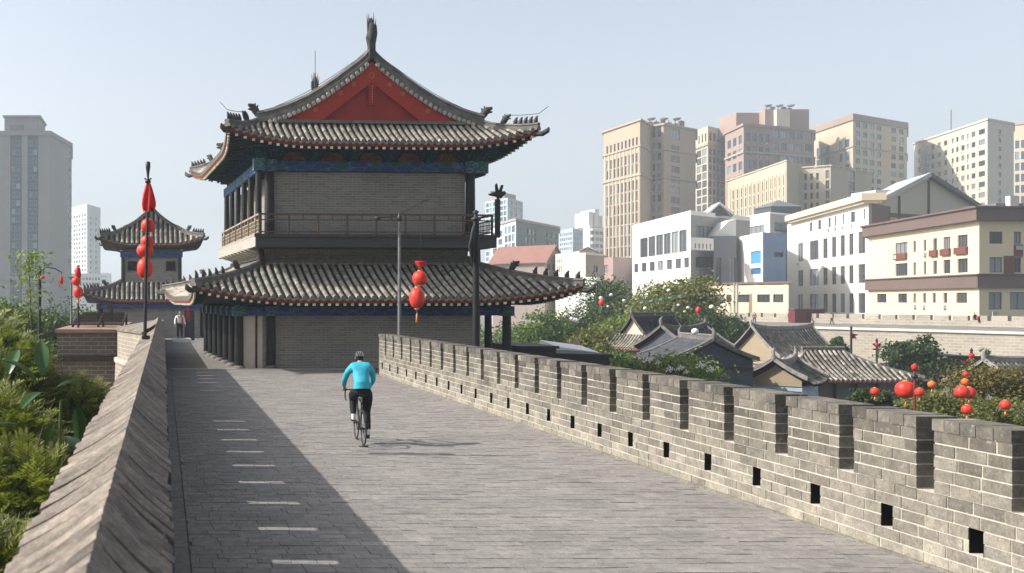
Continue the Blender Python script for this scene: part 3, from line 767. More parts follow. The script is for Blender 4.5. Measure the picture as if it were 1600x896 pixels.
# red gable: recessed field, barge boards, hanging plaque with studs
def under(off, xm, z0, n=14):
    return [(x, zprof(x) - off) for x in np.linspace(-xm, xm, 2 * n + 1)]
for yy, dy in ((YF, -1), (YB, 1)):
    m = MB(); xs = np.linspace(-3.75, 3.75, 40); ya = yy + dy * .02
    for a, b in zip(xs[:-1], xs[1:]):
        m.quad((a, ya, 10.0), (b, ya, 10.0), (b, ya, max(10.0, zprof(b) - .18)), (a, ya, max(10.0, zprof(a) - .18)))
    gp = m.build('gable_field', M_red, tw)
    m = MB(); xs = np.linspace(0, 3.65, 26); ya = yy + dy * .06
    def zt(x): return zprof(x) - .19
    def zb(x): return max(10.1, min(zt(x) - .02, 11.70 - .78 * x + .004 * x * x))
    for sg in (-1, 1):
        for a, b in zip(xs[:-1], xs[1:]):
            ta, tb, ba, bb = zt(a), zt(b), zb(a), zb(b)
            if ta - ba < .01 or tb - bb < .01: continue
            m.extr([(sg * a, ya, ba), (sg * b, ya, bb), (sg * b, ya, tb), (sg * a, ya, ta)], (0, dy * .09, 0))
    bb_ = m.build('barge_board', plain('barge_red', (.36, .032, .018), (.29, .026, .015), 1.2, .7, .3), tw)
    m = MB(); m.box(-.14, .14, ya + dy * .095, ya + dy * .17, 10.75, 11.62); m.box(-.09, .09, ya + dy * .171, ya + dy * .19, 10.8, 11.57)
    pq = m.build('gable_plaque', M_red, tw)
    m = MB()
    for k in range(7): m.ball((0, ya + dy * .195, 10.86 + k * .11), .026, 6)
    for k in range(10):
        a = 2 * math.pi * k / 10; m.ball((.1 * math.cos(a), ya + dy * .1, 11.98 + .12 * math.sin(a)), .024, 6)
    for sg in (-1, 1):
        for (cx_, cz_) in ((.75, 11.62), (1.3, 11.25), (2.35, 10.55)):
            for k in range(5):
                a = 2 * math.pi * k / 5; m.ball((sg * (cx_ + .075 * math.cos(a)), ya + dy * .095, cz_ + .075 * math.sin(a)), .024, 6)
            m.ball((sg * cx_, ya + dy * .095, cz_), .024, 6)
    m.build('studs', M_gold, pq)
    m = MB(); m.box(-3.9, 3.9, min(ya, ya + dy * .3), max(ya, ya + dy * .3), 9.98, 10.1); m.build('gable_sill', M_ridge, tw)
# wires and lightning lines on the roof
for sg in (-1, 1):
    m = MB(); pts = [(sg * x, YF - .02, zprof(x) + .42 + .12 * math.sin(min(1, x / 4.6) * math.pi)) for x in np.linspace(.2, 4.75, 14)]
    m.tube(pts, .012, 4)
    pts = [sk2.P(sk2.sides[0], sg, t, .62) for t in np.linspace(.5, 0, 8)]; pts.append(pts[-1] + Vector((sg * .3, -.2, .25))); m.tube(pts, .012, 4)
    m.build('lightning_wire', M_iron, tw)
# bird finial on the balcony's corner post
m = MB(); m.tube([(4.95, -.45, 5.3), (4.95, -.45, 6.85)], .11, 10); cpst = m.build('corner_post', M_black, tw)
m = MB(); c = Vector((4.95, -.45, 7.0))
m.tube([c + Vector((-.38, 0, .03)), c + Vector((-.15, 0, .06)), c + Vector((.1, 0, .02)), c + Vector((.3, 0, .12)), c + Vector((.36, 0, .1))], [.02, .09, .13, .08, .02], 8)
m.tube([c + Vector((.02, 0, -.2)), c], .05, 6)
m.extr([c + Vector((-.1, -.03, .05)), c + Vector((.08, -.03, .05)), c + Vector((-.12, -.25, .48)), c + Vector((-.2, -.25, .42))], (0, .03, 0))
m.extr([c + Vector((0, .03, .05)), c + Vector((.16, .03, .05)), c + Vector((.36, .25, .46)), c + Vector((.26, .25, .47))], (0, .03, 0))
m.build('bird_finial', M_iron, cpst)

# ================================================================== THE SECOND, SMALLER TOWER
T2 = Vector((PX(237, 76), 76, 0))
t2 = thing('corner_tower', 'smaller distant tower with two curved dark tile roofs at the end of the walkway', 'tower', T2, R(1.5))
YC2 = 4
m = MB(); m.box(-3.6, 3.6, 0, 8, 0, 2.6); m.build('brick_wall', M_towerbrick, t2)
m = MB(); m.box(-2.2, 2.2, 1.2, 6.8, 3.2, 6.6); w2 = m.build('brick_wall', M_towerbrick, t2)
for x in (-1.75, 1.15):
    m = MB(); m.box(x, x + .62, 1.15, 1.19, 5.0, 5.65); wd = m.build('window', M_opening_shade, t2)
    m = MB(); m.box(x - .05, x, 1.12, 1.19, 4.95, 5.7); m.box(x + .62, x + .67, 1.12, 1.19, 4.95, 5.7); m.box(x - .05, x + .67, 1.12, 1.19, 5.651, 5.72); m.build('window_frame', M_dkwood, wd)
for x in (-2.15, 2.15):
    m = MB(); column(m, x, 1.15, 3.4, 6.3, .14); m.build('column', M_black, t2)
for x, y in [(-3.9, 0), (3.9, 0), (-3.0, -.4), (-3.9, 2.6), (3.9, 2.6), (-3.9, 5.2), (3.9, 5.2)]:
    m = MB(); column(m, x, y - .3, 0, 2.5, .15); m.build('column', M_black, t2)
m = MB(); m.box(-2.35, 2.35, 1.0, 1.16, 6.0, 6.5); m.build('painted_beam', M_beam, t2)
m = MB(); m.box(-4.1, 4.1, -.35, -.2, 2.15, 2.5); m.build('painted_beam', M_beam, t2)
s21 = Skirt(4.85, 4.9, 2.3, 2.9, YC2, 2.75, 4.1, .6, .2, k=.3, w0=.4, pw=2.0)
skirt_roof(t2, s21, sp=.36, r=.1, nsub=5, soffit=(1.1, 2.5), rafters=False, hip=.22, tseg=.5)
s22 = Skirt(3.7, 3.9, 2.0, 2.2, YC2, 6.95, 8.2, .55, .2, k=.3, w0=.4, pw=2.0)
skirt_roof(t2, s22, sp=.36, r=.1, nsub=5, soffit=(1.3, 6.6), rafters=False, hip=.22, tseg=.5)
tt = MB(); pp = MB()
def zp2(x): f = abs(x) / 2.0; return 9.75 - 1.55 * (1.45 * f - .45 * f * f)
for sg in (-1, 1):
    pp.grid(lambda u, v: (sg * 2.0 * v, 1.8 + 4.4 * u, zp2(2 * v)), 2, 10)
pp.build('roof_bed', M_pan, t2)
for yy, dy in ((1.8, -1), (6.2, 1)):
    # hipped front above the skirt: tiled slope rising to the ridge end
    pass
for j in range(-5, 6):
    x = j * .36; zt_ = zp2(x)
    tile_row(tt, [Vector((x, 1.8 - 0 + (0) , 8.2)), Vector((x, 1.84, 8.2 + (zt_ - 8.2) * .5)), Vector((x, 1.88, zt_))], Vector((1, 0, 0)), .1, seg=.4)
pp = MB(); pp.add([(-2, 1.82, 8.15), (2, 1.82, 8.15)] + [(x, 1.9, zp2(x) + .05) for x in np.linspace(2, -2, 11)], [tuple(range(13))]); pp.build('front_slope', M_pan, t2)
for j in range(12):
    for sg in (-1, 1): tile_row(tt, [Vector((sg * x, 1.9 + j * .38, zp2(x) + .01)) for x in np.linspace(2, .1, 5)], Vector((0, 1, 0)), .1, seg=.5)
tt.build('tile_rows', M_tile, t2)
m = MB(); ridge_sweep(m, [Vector((0, y, 9.72)) for y in (1.7, 4, 6.3)], .24, .35)
for yy in (1.8, 6.2):
    for sg in (-1, 1): ridge_sweep(m, [Vector((sg * x, yy, zp2(x))) for x in np.linspace(.1, 2.1, 7)], .2, .26)
r_ = m.build('main_ridge', M_ridge, t2)
for yy in (1.7, 6.3):
    m = MB(); chiwen(m, Vector((0, yy, 9.9)), Vector((0, -1, 0)), .6); m.build('ridge_dragon', M_beast, r_)
# ================================================================== THE MODERN TOWN
def ring(poly, off):
    n = len(poly); out = []
    for i in range(n):
        p0, p1, p2 = (Vector(poly[j % n]) for j in (i - 1, i, i + 1))
        a = (p1 - p0).normalized(); b = (p2 - p1).normalized()
        na = Vector((a.y, -a.x)); nb_ = Vector((b.y, -b.x)); k = (na + nb_); k = k / max(.3, (1 + na.dot(nb_)))
        out.append(tuple(p1 + k * off))
    return out
def wallface(mb, P0, P1, z0, z1, rects, rec=.25, mat=0):
    P0 = Vector((P0[0], P0[1], 0)); P1 = Vector((P1[0], P1[1], 0)); D = P1 - P0; L = D.length; t = D / L; n = Vector((t.y, -t.x, 0))
    W = lambda u, v, d=0: P0 + t * u + Vector((0, 0, v)) - n * d
    us = sorted({0, L, *[r[0] for r in rects], *[r[1] for r in rects]}); vs = sorted({z0, z1, *[r[2] for r in rects], *[r[3] for r in rects]})
    us = [u for u in us if -1e-6 <= u <= L + 1e-6]; vs = [v for v in vs if z0 - 1e-6 <= v <= z1 + 1e-6]
    for j in range(len(vs) - 1):
        run = None
        for i in range(len(us) - 1):
            cu, cv = (us[i] + us[i + 1]) / 2, (vs[j] + vs[j + 1]) / 2
            hole = any(r[0] < cu < r[1] and r[2] < cv < r[3] for r in rects)
            if not hole: run = [us[i], us[i + 1]] if run is None else [run[0], us[i + 1]]
            if hole or i == len(us) - 2:
                if run: mb.quad(W(run[0], vs[j]), W(run[1], vs[j]), W(run[1], vs[j + 1]), W(run[0], vs[j + 1]), mat); run = None
    for (a, b, c, d) in rects:
        mb.quad(W(a, c), W(a, d), W(a, d, rec), W(a, c, rec), mat); mb.quad(W(b, c), W(b, d), W(b, d, rec), W(b, c, rec), mat)
        mb.quad(W(a, c), W(b, c), W(b, c, rec), W(a, c, rec), mat); mb.quad(W(a, d), W(b, d), W(b, d, rec), W(a, d, rec), mat)
    return W
def winmesh(mb, W, r, rec, fr=.06, mull=1, trans=0, tone=.5):
    a, b, c, d = r
    mb.quad(W(a, c, rec), W(b, c, rec), W(b, d, rec), W(a, d, rec), 0, tone)
    def bar(u0, u1, v0, v1):
        q = rec - .07; A = [W(u0, v0, q), W(u1, v0, q), W(u1, v1, q), W(u0, v1, q)]; B = [W(u0, v0, rec), W(u1, v0, rec), W(u1, v1, rec), W(u0, v1, rec)]
        mb.add(A + B, [(0, 1, 2, 3), (0, 4, 5, 1), (1, 5, 6, 2), (2, 6, 7, 3), (3, 7, 4, 0)], 1)
    if fr:
        bar(a, a + fr, c, d); bar(b - fr, b, c, d); bar(a + fr, b - fr, c, c + fr); bar(a + fr, b - fr, d - fr, d)
        for k in range(1, mull + 1):
            u = a + (b - a) * k / (mull + 1); bar(u - fr / 2, u + fr / 2, c + fr, d - fr)
        for k in range(1, trans + 1):
            v = c + (d - c) * k / (trans + 1); bar(a + fr, b - fr, v - fr / 2 + .001, v + fr / 2)
def cols(a, b, n, fill=.55):
    """n windows spread between two pixels"""
    w_ = (b - a) / n; return [(a + w_ * (i + .5 - fill / 2), a + w_ * (i + .5 + fill / 2)) for i in range(n)]
def rows(a, b, n, fill=.55):
    return cols(a, b, n, fill)
def building(name, label, cat, corners, top, mat, faces={}, back=25, glass=None, frame=None, bands=(), roofm=None, group=None, parapet=.0, ac=0, rec=.22, z0=GZ, ttl=1, facemats={}, bname='wall'):
    P = [(PX(px, d), d) for px, d in corners]
    zt = PZ(top[0], corners[top[1]][1]); org = (P[0][0], P[0][1], z0)
    root = thing(name, label, cat, org, 0, group)
    ln = Vector((P[-1][0] - P[0][0], P[-1][1] - P[0][1])).normalized(); bk = Vector(P[-1]).normalized() * back
    poly = P + [(P[-1][0] + bk.x, P[-1][1] + bk.y), (P[0][0] + bk.x, P[0][1] + bk.y)]
    mb = MB(); wins = []
    for i in range(len(P) - 1):
        A, B = Vector(P[i]), Vector(P[i + 1]); D = B - A; L = D.length; rects = []
        for spec in faces.get(i, []):
            dref = corners[spec.get('ref', i)][1]
            for (p0, p1) in spec['cols']:
                uu = []
                for px in (p0, p1):
                    k = (px - CX) / F; t = (k * A.y - A.x) / (D.x - k * D.y); uu.append(t * L)
                for (r0, r1) in spec['rows']:
                    r = (min(uu), max(uu), PZ(r1, dref), PZ(r0, dref))
                    if r[0] > .02 and r[1] < L - .02 and r[3] < zt - .02 and r[2] > z0 + .1:
                        rects.append(r); wins.append((i, r, spec))
        mi = 1 if i in facemats else 0
        W = wallface(mb, A, B, z0, zt, rects, rec, facemats.get(i, 0))
        wins = [(a, r, s_, W) if len(x) == 3 else x for x in wins for (a, r, s_) in [x[:3]]]
    n = len(poly)
    for i in range(len(P) - 1, n): mb.quad((*poly[i], z0), (*poly[(i + 1) % n], z0), (*poly[(i + 1) % n], zt), (*poly[i], zt))
    mb.add([(*p, zt) for p in poly], [tuple(range(n))], 0, .3)
    mats = mat if isinstance(mat, list) else [mat]
    mb.build(bname, mats, root, org=org)
    glass = glass or M_glass; frame = frame or M_wframe
    for (i, r, sp, W) in wins[:100]:
        m = MB(); winmesh(m, W, r, rec, sp.get('fr', .07), sp.get('mull', 1), sp.get('trans', 0), rnd.random()); m.build('window', [sp.get('glass', glass), frame], root, org=org)
    if len(wins) > 100:
        m = MB()
        for (i, r, sp, W) in wins[100:]: winmesh(m, W, r, rec, sp.get('fr', .07), sp.get('mull', 1), sp.get('trans', 0), rnd.random())
        m.build('small_windows', [glass, frame], root, org=org, kind='stuff')
    for (i, r, sp, W) in rnd.sample(wins, min(ac, len(wins))):
        m = MB(); u0 = r[0] + rnd.uniform(0, .3); v0 = r[2] - rnd.uniform(.75, .9); A8 = [W(u0 + a * .85, v0 + b_ * .58, -.02 - c_ * .34) for c_ in (0, 1) for b_ in (0, 1) for a in (0, 1)]
        m.add(A8, [(0, 1, 3, 2), (4, 6, 7, 5), (0, 4, 5, 1), (2, 3, 7, 6), (0, 2, 6, 4), (1, 5, 7, 3)], 0, rnd.random()); m.build('air_conditioner', M_acu, root, org=org)
    for (py0, py1, ref, out, bmname, bmat) in bands:
        za, zb = PZ(py1, corners[ref][1]), PZ(py0, corners[ref][1])
        o = ring(poly, out); inn = ring(poly, -.05); m = MB(); k = len(poly)
        vs = [(*p, za) for p in o] + [(*p, zb) for p in o] + [(*p, za) for p in inn] + [(*p, zb) for p in inn]
        fs = []
        for j in range(k):
            q = (j + 1) % k; fs += [(j, q, k + q, k + j), (k + j, k + q, 3 * k + q, 3 * k + j), (j, 2 * k + j, 2 * k + q, q)]
        m.add(vs, fs, 0, .5); m.build(bmname, bmat, root, org=org)
    if parapet:
        o = ring(poly, .0); inn = ring(poly, -.35); m = MB(); k = len(poly)
        vs = [(*p, zt + .01) for p in o] + [(*p, zt + parapet) for p in o] + [(*p, zt + .01) for p in inn] + [(*p, zt + parapet) for p in inn]
        fs = []
        for j in range(k):
            q = (j + 1) % k; fs += [(j, q, k + q, k + j), (k + j, k + q, 3 * k + q, 3 * k + j), (2 * k + j, 2 * k + q, 3 * k + q, 3 * k + j)]
        m.add(vs, fs, 0, .5); m.build('roof_parapet', mats[0], root, org=org)
    root['_zt'] = zt
    return root, org, P, zt, poly
def ribs(root, org, corners, pxs, face, top, bot, ref, mat, out=.2, wd=.5, name='pilaster'):
    A = Vector((PX(*corners[face]), corners[face][1])); B = Vector((PX(*corners[face + 1]), corners[face + 1][1])); D = B - A; t_ = D.normalized(); n = Vector((t_.y, -t_.x))
    for px in pxs:
        k = (px - CX) / F; t = (k * A.y - A.x) / (D.x - k * D.y); p = A + D * t; z1, z0 = PZ(top, corners[ref][1]), PZ(bot, corners[ref][1])
        m = MB(); q = [p - t_ * wd / 2, p + t_ * wd / 2, p + t_ * wd / 2 + n * out, p - t_ * wd / 2 + n * out]
        m.prism([tuple(x) for x in q], z0, z1); m.build(name, mat, root, org=org)
def roofgear(root, org, px0, px1, d, ztop, n=4, mat=None):
    for i in range(n):
        m = MB(); x = PX(px0 + (px1 - px0) * (i + .5) / n, d); w_ = abs(PX(px1, d) - PX(px0, d)) / n * .35
        m.box(x - w_, x + w_, d + 3, d + 3 + w_ * 2, ztop, ztop + rnd.uniform(1, 2.4)); m.tube([(x, d + 3.5, ztop), (x, d + 3.5, ztop + 2.5)], .15, 6)
        if i % 2 == 0:
            m.lathe([(.1, 0), (1.0, .25), (1.5, .8), (1.4, .85), (.9, .35), (0, .15)], (x, d + 2.5, ztop + 2), 12)
        m.build('roof_equipment', mat or M_equip, root, org=org)

M_glass = glassm('window_glass', (.02, .026, .032), (.12, .13, .135))
M_glassblue = glassm('blue_glass', (.035, .065, .10), (.11, .17, .22))
M_wframe = plain('window_frame', (.12, .11, .10), None, 2, .6)
M_wframew = plain('window_frame_pale', (.5, .5, .48), None, 2, .6)
M_equip = plain('roof_machinery', (.25, .23, .2), (.12, .11, .1), 1, .7)
M_acu = plain('air_conditioner_case', (.5, .49, .46), (.36, .35, .33), 1, .6)
M_tan = plain('tan_render', (.36, .285, .21), (.33, .26, .19), .06, .85, .2, .01, 3)
M_tan2 = plain('beige_render', (.46, .395, .29), (.42, .36, .265), .05, .85, .2, .01, 3)
M_pink = plain('pink_stone', (.30, .215, .175), (.27, .195, .16), .05, .85, .2, .01, 3)
M_cream = plain('cream_render', (.62, .52, .36), (.58, .49, .34), .08, .85, .2, .01, 3)
M_cream2 = plain('pale_cream_render', (.54, .50, .40), (.5, .46, .37), .08, .85, .2, .01, 3)
M_whiter = plain('white_render', (.68, .665, .63), (.62, .605, .575), .08, .85, .2, .01, 3)
M_brownp = plain('brown_panel', (.14, .095, .082), (.12, .083, .072), .3, .7, .2)
M_greyp = plain('grey_panel_and_shade', (.30, .29, .27), (.26, .25, .235), .3, .8, .2)
M_greyd = plain('dark_grey_panel', (.13, .14, .155), (.11, .115, .13), .3, .7, .2)
M_bluep = plain('blue_cladding', (.06, .14, .29), (.05, .12, .25), .6, .45, .2)
M_zinc = plain('zinc_roof', (.42, .43, .44), (.34, .35, .36), .5, .5, .2)
M_conc = plain('grey_tower_render', (.25, .245, .245), (.225, .22, .22), .04, .85, .2)
M_whitefar = plain('white_tower_render', (.62, .62, .60), (.56, .56, .55), .05, .85, .2)

def far_buildings():
    # left grey tower
    c = [(-60, 330), (16, 330), (34, 330), (43, 330), (60, 330), (78, 330), (112, 356)]
    r, org, P, zt, poly = building('tower_block', 'tall grey tower block with two dark window strips, far left', 'tower block', c, (208, 1), [M_conc, plain('slate_strip', (.05, .07, .09), None, .3, .6, .2)], {1: [
        dict(cols=[(18, 23.5), (25, 31)], rows=rows(218, 470, 19, .62), mull=0)], 3: [dict(cols=[(45, 50.5), (52, 57.5)], rows=rows(218, 470, 19, .62), mull=0)],
        5: [dict(cols=[(106, 109.5)], rows=rows(215, 440, 16, .5), mull=0)]}, glass=M_glassblue, frame=M_wframew, back=30, facemats={1: 1, 3: 1}, bands=[(205, 212, 1, .4, 'cornice', M_conc), (432, 438, 1, .5, 'string_course', M_conc)])
    m = MB(); m.box(PX(7, 334), PX(62, 334), 334, 350, zt, PZ(184, 334)); m.box(PX(16, 333.8), PX(36, 333.8), 333.6, 333.99, zt + .5, PZ(196, 334), 1); m.box(PX(5, 334), PX(64, 334), 333.2, 350.5, PZ(184, 334), PZ(181, 334)); m.build('penthouse', [M_conc, M_greyd], r, org=org)
    c = [(112, 520), (136, 500), (157, 520)]
    r, org, P, zt, poly = building('tower_block', 'slim pale tower block with a gridded side, behind the lantern pole', 'tower block', c, (324, 1), M_whitefar, {0: [dict(cols=cols(114, 135, 5, .6), rows=rows(332, 440, 15, .55), ref=1, mull=0)], 1: [dict(cols=[(141, 143), (149, 151)], rows=rows(335, 440, 12, .5), ref=1, mull=0)]}, back=20, glass=M_glassblue, parapet=1.5)
    building('low_block', 'low white block at the foot of the slim pale tower', 'building', [(112, 480), (158, 480)], (430, 0), M_whitefar, {0: [dict(cols=cols(114, 157, 9, .5), rows=[(434, 438), (442, 447)], mull=0)]}, back=20, parapet=.8)
    building('tower_block', 'faint hazy tower just right of the slim pale tower', 'tower block', [(157, 800), (168, 800), (174, 820)], (427, 0), M_whitefar, {0: [dict(cols=cols(158, 167, 3, .5), rows=rows(430, 470, 8, .5), mull=0)]}, back=20)
    # between the big tower and the tan high-rise
    c = [(758, 470), (793, 450), (817, 470)]
    r, org, P, zt, poly = building('glass_tower', 'bluish glass tower block with a pinkish crown, beside the bird finial', 'tower block', c, (309, 1), plain('pale_blue_render', (.38, .44, .48), None, .1, .7, .2), {0: [dict(cols=cols(759, 792, 6, .74), rows=rows(311, 460, 17, .7), ref=1, mull=0)], 1: [dict(cols=cols(794, 816, 3, .74), rows=rows(311, 460, 17, .7), ref=1, mull=0)]}, glass=M_glassblue, back=22)
    m = MB(); m.prism(ring([(PX(763, 470), 466), (PX(793, 452), 456), (PX(808, 466), 466), (PX(790, 480), 480)], -.5), zt, PZ(299, 450)); m.build('crown', M_pink, r, org=org)
    m = MB(); m.box(PX(770, 455), PX(792, 455), 458, 462, PZ(299, 450), PZ(296, 450)); m.build('roof_equipment', M_equip, r, org=org)
    c = [(766, 330), (806, 300), (873, 335)]
    r, org, P, zt, poly = building('office_block', 'greenish glass office block with a white framed corner, right of the big tower', 'office', c, (345, 1), [M_whitefar, plain('steel_blue_cladding', (.10, .16, .19), None, .2, .6, .2)], {0: [dict(cols=cols(769, 786, 2, .75), rows=rows(353, 460, 8, .7), ref=1, mull=1), dict(cols=cols(788, 805, 3, .85), rows=rows(350, 460, 8, .8), ref=1, mull=0)], 1: [dict(cols=cols(820, 838, 3, .75), rows=rows(352, 460, 8, .8), ref=1, mull=0), dict(cols=cols(850, 871, 3, .6), rows=rows(352, 460, 8, .55), ref=1, mull=0)]}, glass=M_glassblue, facemats={1: 1}, back=25, bands=[(341, 345, 1, .5, 'cornice', M_greyp)])
    building('office_block', 'hazy blue office block beyond the red roofed houses', 'office', [(873, 620), (895, 600), (915, 620)], (357, 1), plain('pale_blue_render', (.38, .44, .48)), {0: [dict(cols=cols(874, 894, 6, .6), rows=rows(361, 430, 9, .6), ref=1, mull=0)], 1: [dict(cols=cols(896, 914, 4, .6), rows=rows(361, 430, 9, .6), ref=1, mull=0)]}, glass=M_glassblue, back=20)
    r, org, P, zt, poly = building('apartment_block', 'white apartment block with stepped top and balconies, left of the tan high-rise', 'apartment block', [(911, 480), (922, 470), (944, 480)], (353, 1), M_whitefar, {1: [dict(cols=cols(923, 943, 3, .75), rows=rows(358, 430, 7, .5), ref=1, mull=0)]}, glass=M_glassblue, back=20)
    m = MB(); m.box(PX(920, 474), PX(927, 474), 474, 490, zt, PZ(331, 474)); m.box(PX(929, 474), PX(936, 474), 474, 490, zt, PZ(327, 474)); m.box(PX(936, 474), PX(944, 474), 476, 490, zt, PZ(337, 474)); m.build('stepped_top', M_whitefar, r, org=org)
    for k in range(7):
        m = MB(); z = PZ(361 + k * 10.3, 470); m.box(PX(923, 470), PX(938, 470), 468.2, 470.2, z, z + 1.1); m.build('balcony', M_whitefar, r, org=org)
    # red-roofed houses
    def gable_house(label, px0, px1, pyr, pye, d, rot, mat, roof, pxr=None, eave_over=.8, group=None):
        x0, x1 = PX(px0, d), PX(px1, d); hw = (x1 - x0) / 2; o = thing('house', label, 'house', ((x0 + x1) / 2, d, GZ), rot, group)
        ze, zr = PZ(pye, d) - GZ, PZ(pyr, d) - GZ; dep = 14
        m = MB(); m.box(-hw, hw, 0, dep, 0, ze); m.add([(-hw, 0, ze), (hw, 0, ze), (0, 0, zr)], [(0, 1, 2)]); m.add([(-hw, dep, ze), (hw, dep, ze), (0, dep, zr)], [(0, 1, 2)]); m.build('wall', mat, o)
        m = MB()
        for sg in (-1, 1):
            e = eave_over; zz = ze - e * (zr - ze) / hw
            m.extr([(0, -e, zr + .05), (sg * (hw + e), -e, zz + .05), (sg * (hw + e), -e, zz + .3), (0, -e, zr + .35)], (0, dep + 2 * e, 0), 0)
        m.build('roof', roof, o)
        for k in range(3):
            m = MB(); u = -hw * .6 + hw * .6 * k; m.box(u - .6, u + .6, -.04, .02, ze - 2.4, ze - .9); m.box(u - .7, u + .7, -.07, -.041, ze - 2.5, ze - 2.4, 1); m.build('window', [M_glass, M_wframew], o)
        return o
    roofred = plain('red_sheet_roof', (.24, .115, .09), (.20, .095, .075), .4, .7, .3)
    mauve = plain('mauve_render', (.27, .21, .19), (.23, .18, .165), .2, .85)
    gable_house('mauve walled house with a broad pinkish red roof, left of the trees', 838, 892, 385, 408, 250, R(42), mauve, roofred)
    gable_house('small house with a brick red roof behind the pale flat block', 893, 943, 388, 402, 290, R(-15), M_cream2, roofred)
    building('low_block', 'pale cream block with many small openings left of the mauve wall', 'building', [(868, 240), (905, 225), (912, 230)], (397, 1), M_cream2, {0: [dict(cols=cols(870, 888, 6, .5), rows=[(402, 408), (413, 424)], ref=1, mull=0)]}, back=12, parapet=.6)
    building('low_block', 'blank beige and mauve block right behind the lower roof corner', 'building', [(878, 222), (915, 215), (944, 222)], (398, 1), [M_cream2, mauve], {1: [dict(cols=[(927, 934)], rows=[(414, 425)], ref=1)]}, back=12, facemats={1: 1}, parapet=.4)
    building('low_block', 'white low block showing under the lower roof corner', 'building', [(880, 190), (932, 186), (940, 190)], (433, 1), M_whiter, {0: [dict(cols=[(905, 909), (916, 920)], rows=[(452, 462)], ref=1)]}, back=10)
    building('low_block', 'mauve brown block at the foot of the tan high-rise', 'building', [(940, 262), (958, 258), (990, 262)], (402, 1), [plain('dusky_pink', (.36, .24, .21)), mauve], {0: [dict(cols=[(944, 950)], rows=[(414, 426)], ref=1)]}, back=12, facemats={1: 1})
    # tan high-rise
    c = [(943, 352), (1000, 328), (1018, 340), (1037, 336), (1087, 348)]
    zz = M_tan
    r, org, P, zt, poly = building('high_rise', 'tall tan high-rise with long vertical window bays and satellite dishes on top', 'high-rise', c, (188, 1), zz, {
        0: [dict(cols=cols(946, 998, 9, .5), rows=[(213, 228)] + rows(237, 270, 2, .9) + rows(279, 400, 7, .9), ref=1, mull=0, fr=.12)],
        2: [dict(cols=[(1019, 1023.5), (1027, 1033)], rows=[(199, 216)] + rows(222, 400, 11, .68), ref=2, mull=0)],
        3: [dict(cols=[(1048, 1062)], rows=[(199, 216)] + rows(222, 400, 11, .62), ref=3, mull=2)]}, back=22, bands=[(186, 189, 1, .6, 'cornice', zz), (226, 229, 1, .45, 'string_course', zz), (271.5, 274, 1, .45, 'string_course', zz)])
    ribs(r, org, c, [946 + 5.78 * i for i in range(10)], 0, 229, 412, 1, M_tan2, .18, .55)
    m = MB(); m.box(PX(1003, 350), PX(1085, 350), 352, 362, zt, zt + 1.6); m.build('roof_block', zz, r, org=org)
    roofgear(r, org, 1018, 1078, 346, zt + 1.4, 6)
    # dark bluish tower behind it
    c = [(1083, 420), (1106, 405), (1134, 415)]
    building('high_rise', 'darker window covered tower between the tan and the pinkish high-rises', 'high-rise', c, (197, 1), M_tan2, {0: [dict(cols=cols(1090, 1105, 3, .5), rows=[(207, 220)], ref=1, mull=0), dict(cols=cols(1088, 1105, 2, .85), rows=rows(230, 330, 8, .85), ref=1)], 1: [dict(cols=cols(1107, 1132, 4, .7), rows=[(206, 219)] + rows(230, 330, 8, .8), ref=1)]}, back=20, bands=[(224, 227, 1, .5, 'string_course', M_tan)])
    # pinkish high-rise
    c = [(1133, 400), (1162, 380), (1206, 385), (1256, 392), (1272, 396)]
    r, org, P, zt, poly = building('high_rise', 'pinkish high-rise with grouped blue windows and a sculpture like roof crown', 'high-rise', c, (195, 1), M_pink, {
        0: [dict(cols=cols(1135, 1161, 3, .62), rows=rows(206, 330, 6, .62), ref=1, mull=1)], 1: [dict(cols=cols(1164, 1204, 4, .62), rows=rows(203, 330, 6, .62), ref=1, mull=1)],
        2: [dict(cols=cols(1207, 1255, 4, .68), rows=rows(200, 330, 7, .62), ref=2, mull=1)], 3: [dict(cols=[(1258, 1269)], rows=rows(203, 330, 7, .62), ref=3)]}, glass=M_glassblue, back=22, ac=18, bands=[(193, 197, 1, .5, 'cornice', M_pink), (236, 239, 1, .4, 'string_course', M_tan)])
    m = MB(); m.box(PX(1146, 400), PX(1212, 400), 398, 410, zt, PZ(178, 400)); m.box(PX(1186, 398), PX(1254, 398), 394, 410, zt, PZ(174, 398)); m.build('upper_block', M_pink, r, org=org)
    m = MB(); m.box(PX(1211, 393), PX(1232, 393), 392, 393.9, zt + .1, PZ(172, 393)); m.build('upper_block', M_cream2, r, org=org)
    roofgear(r, org, 1202, 1246, 398, PZ(174, 398), 5)
    # beige tower E
    c = [(1270, 420), (1333, 388), (1417, 408)]
    building('high_rise', 'beige tower with a rosy top band and even rows of blue windows', 'high-rise', c, (180, 1), M_tan2, {0: [dict(cols=[(1276, 1280), (1283, 1287), (1290, 1295), (1311, 1316), (1320, 1327)], rows=rows(212, 330, 6, .66), ref=1, mull=0)],
        1: [dict(cols=cols(1335, 1379, 4, .62) + cols(1390, 1414, 2, .62), rows=rows(187, 315, 9, .58), ref=1, mull=1)]}, glass=M_glassblue, back=24, ac=26, bands=[(178, 188, 1, .5, 'crown_band', M_pink), (228, 230, 1, .3, 'string_course', M_tan)])
    # beige ribbed block D in front
    c = [(1137, 322), (1229, 275), (1250, 290), (1298, 285), (1362, 300)]
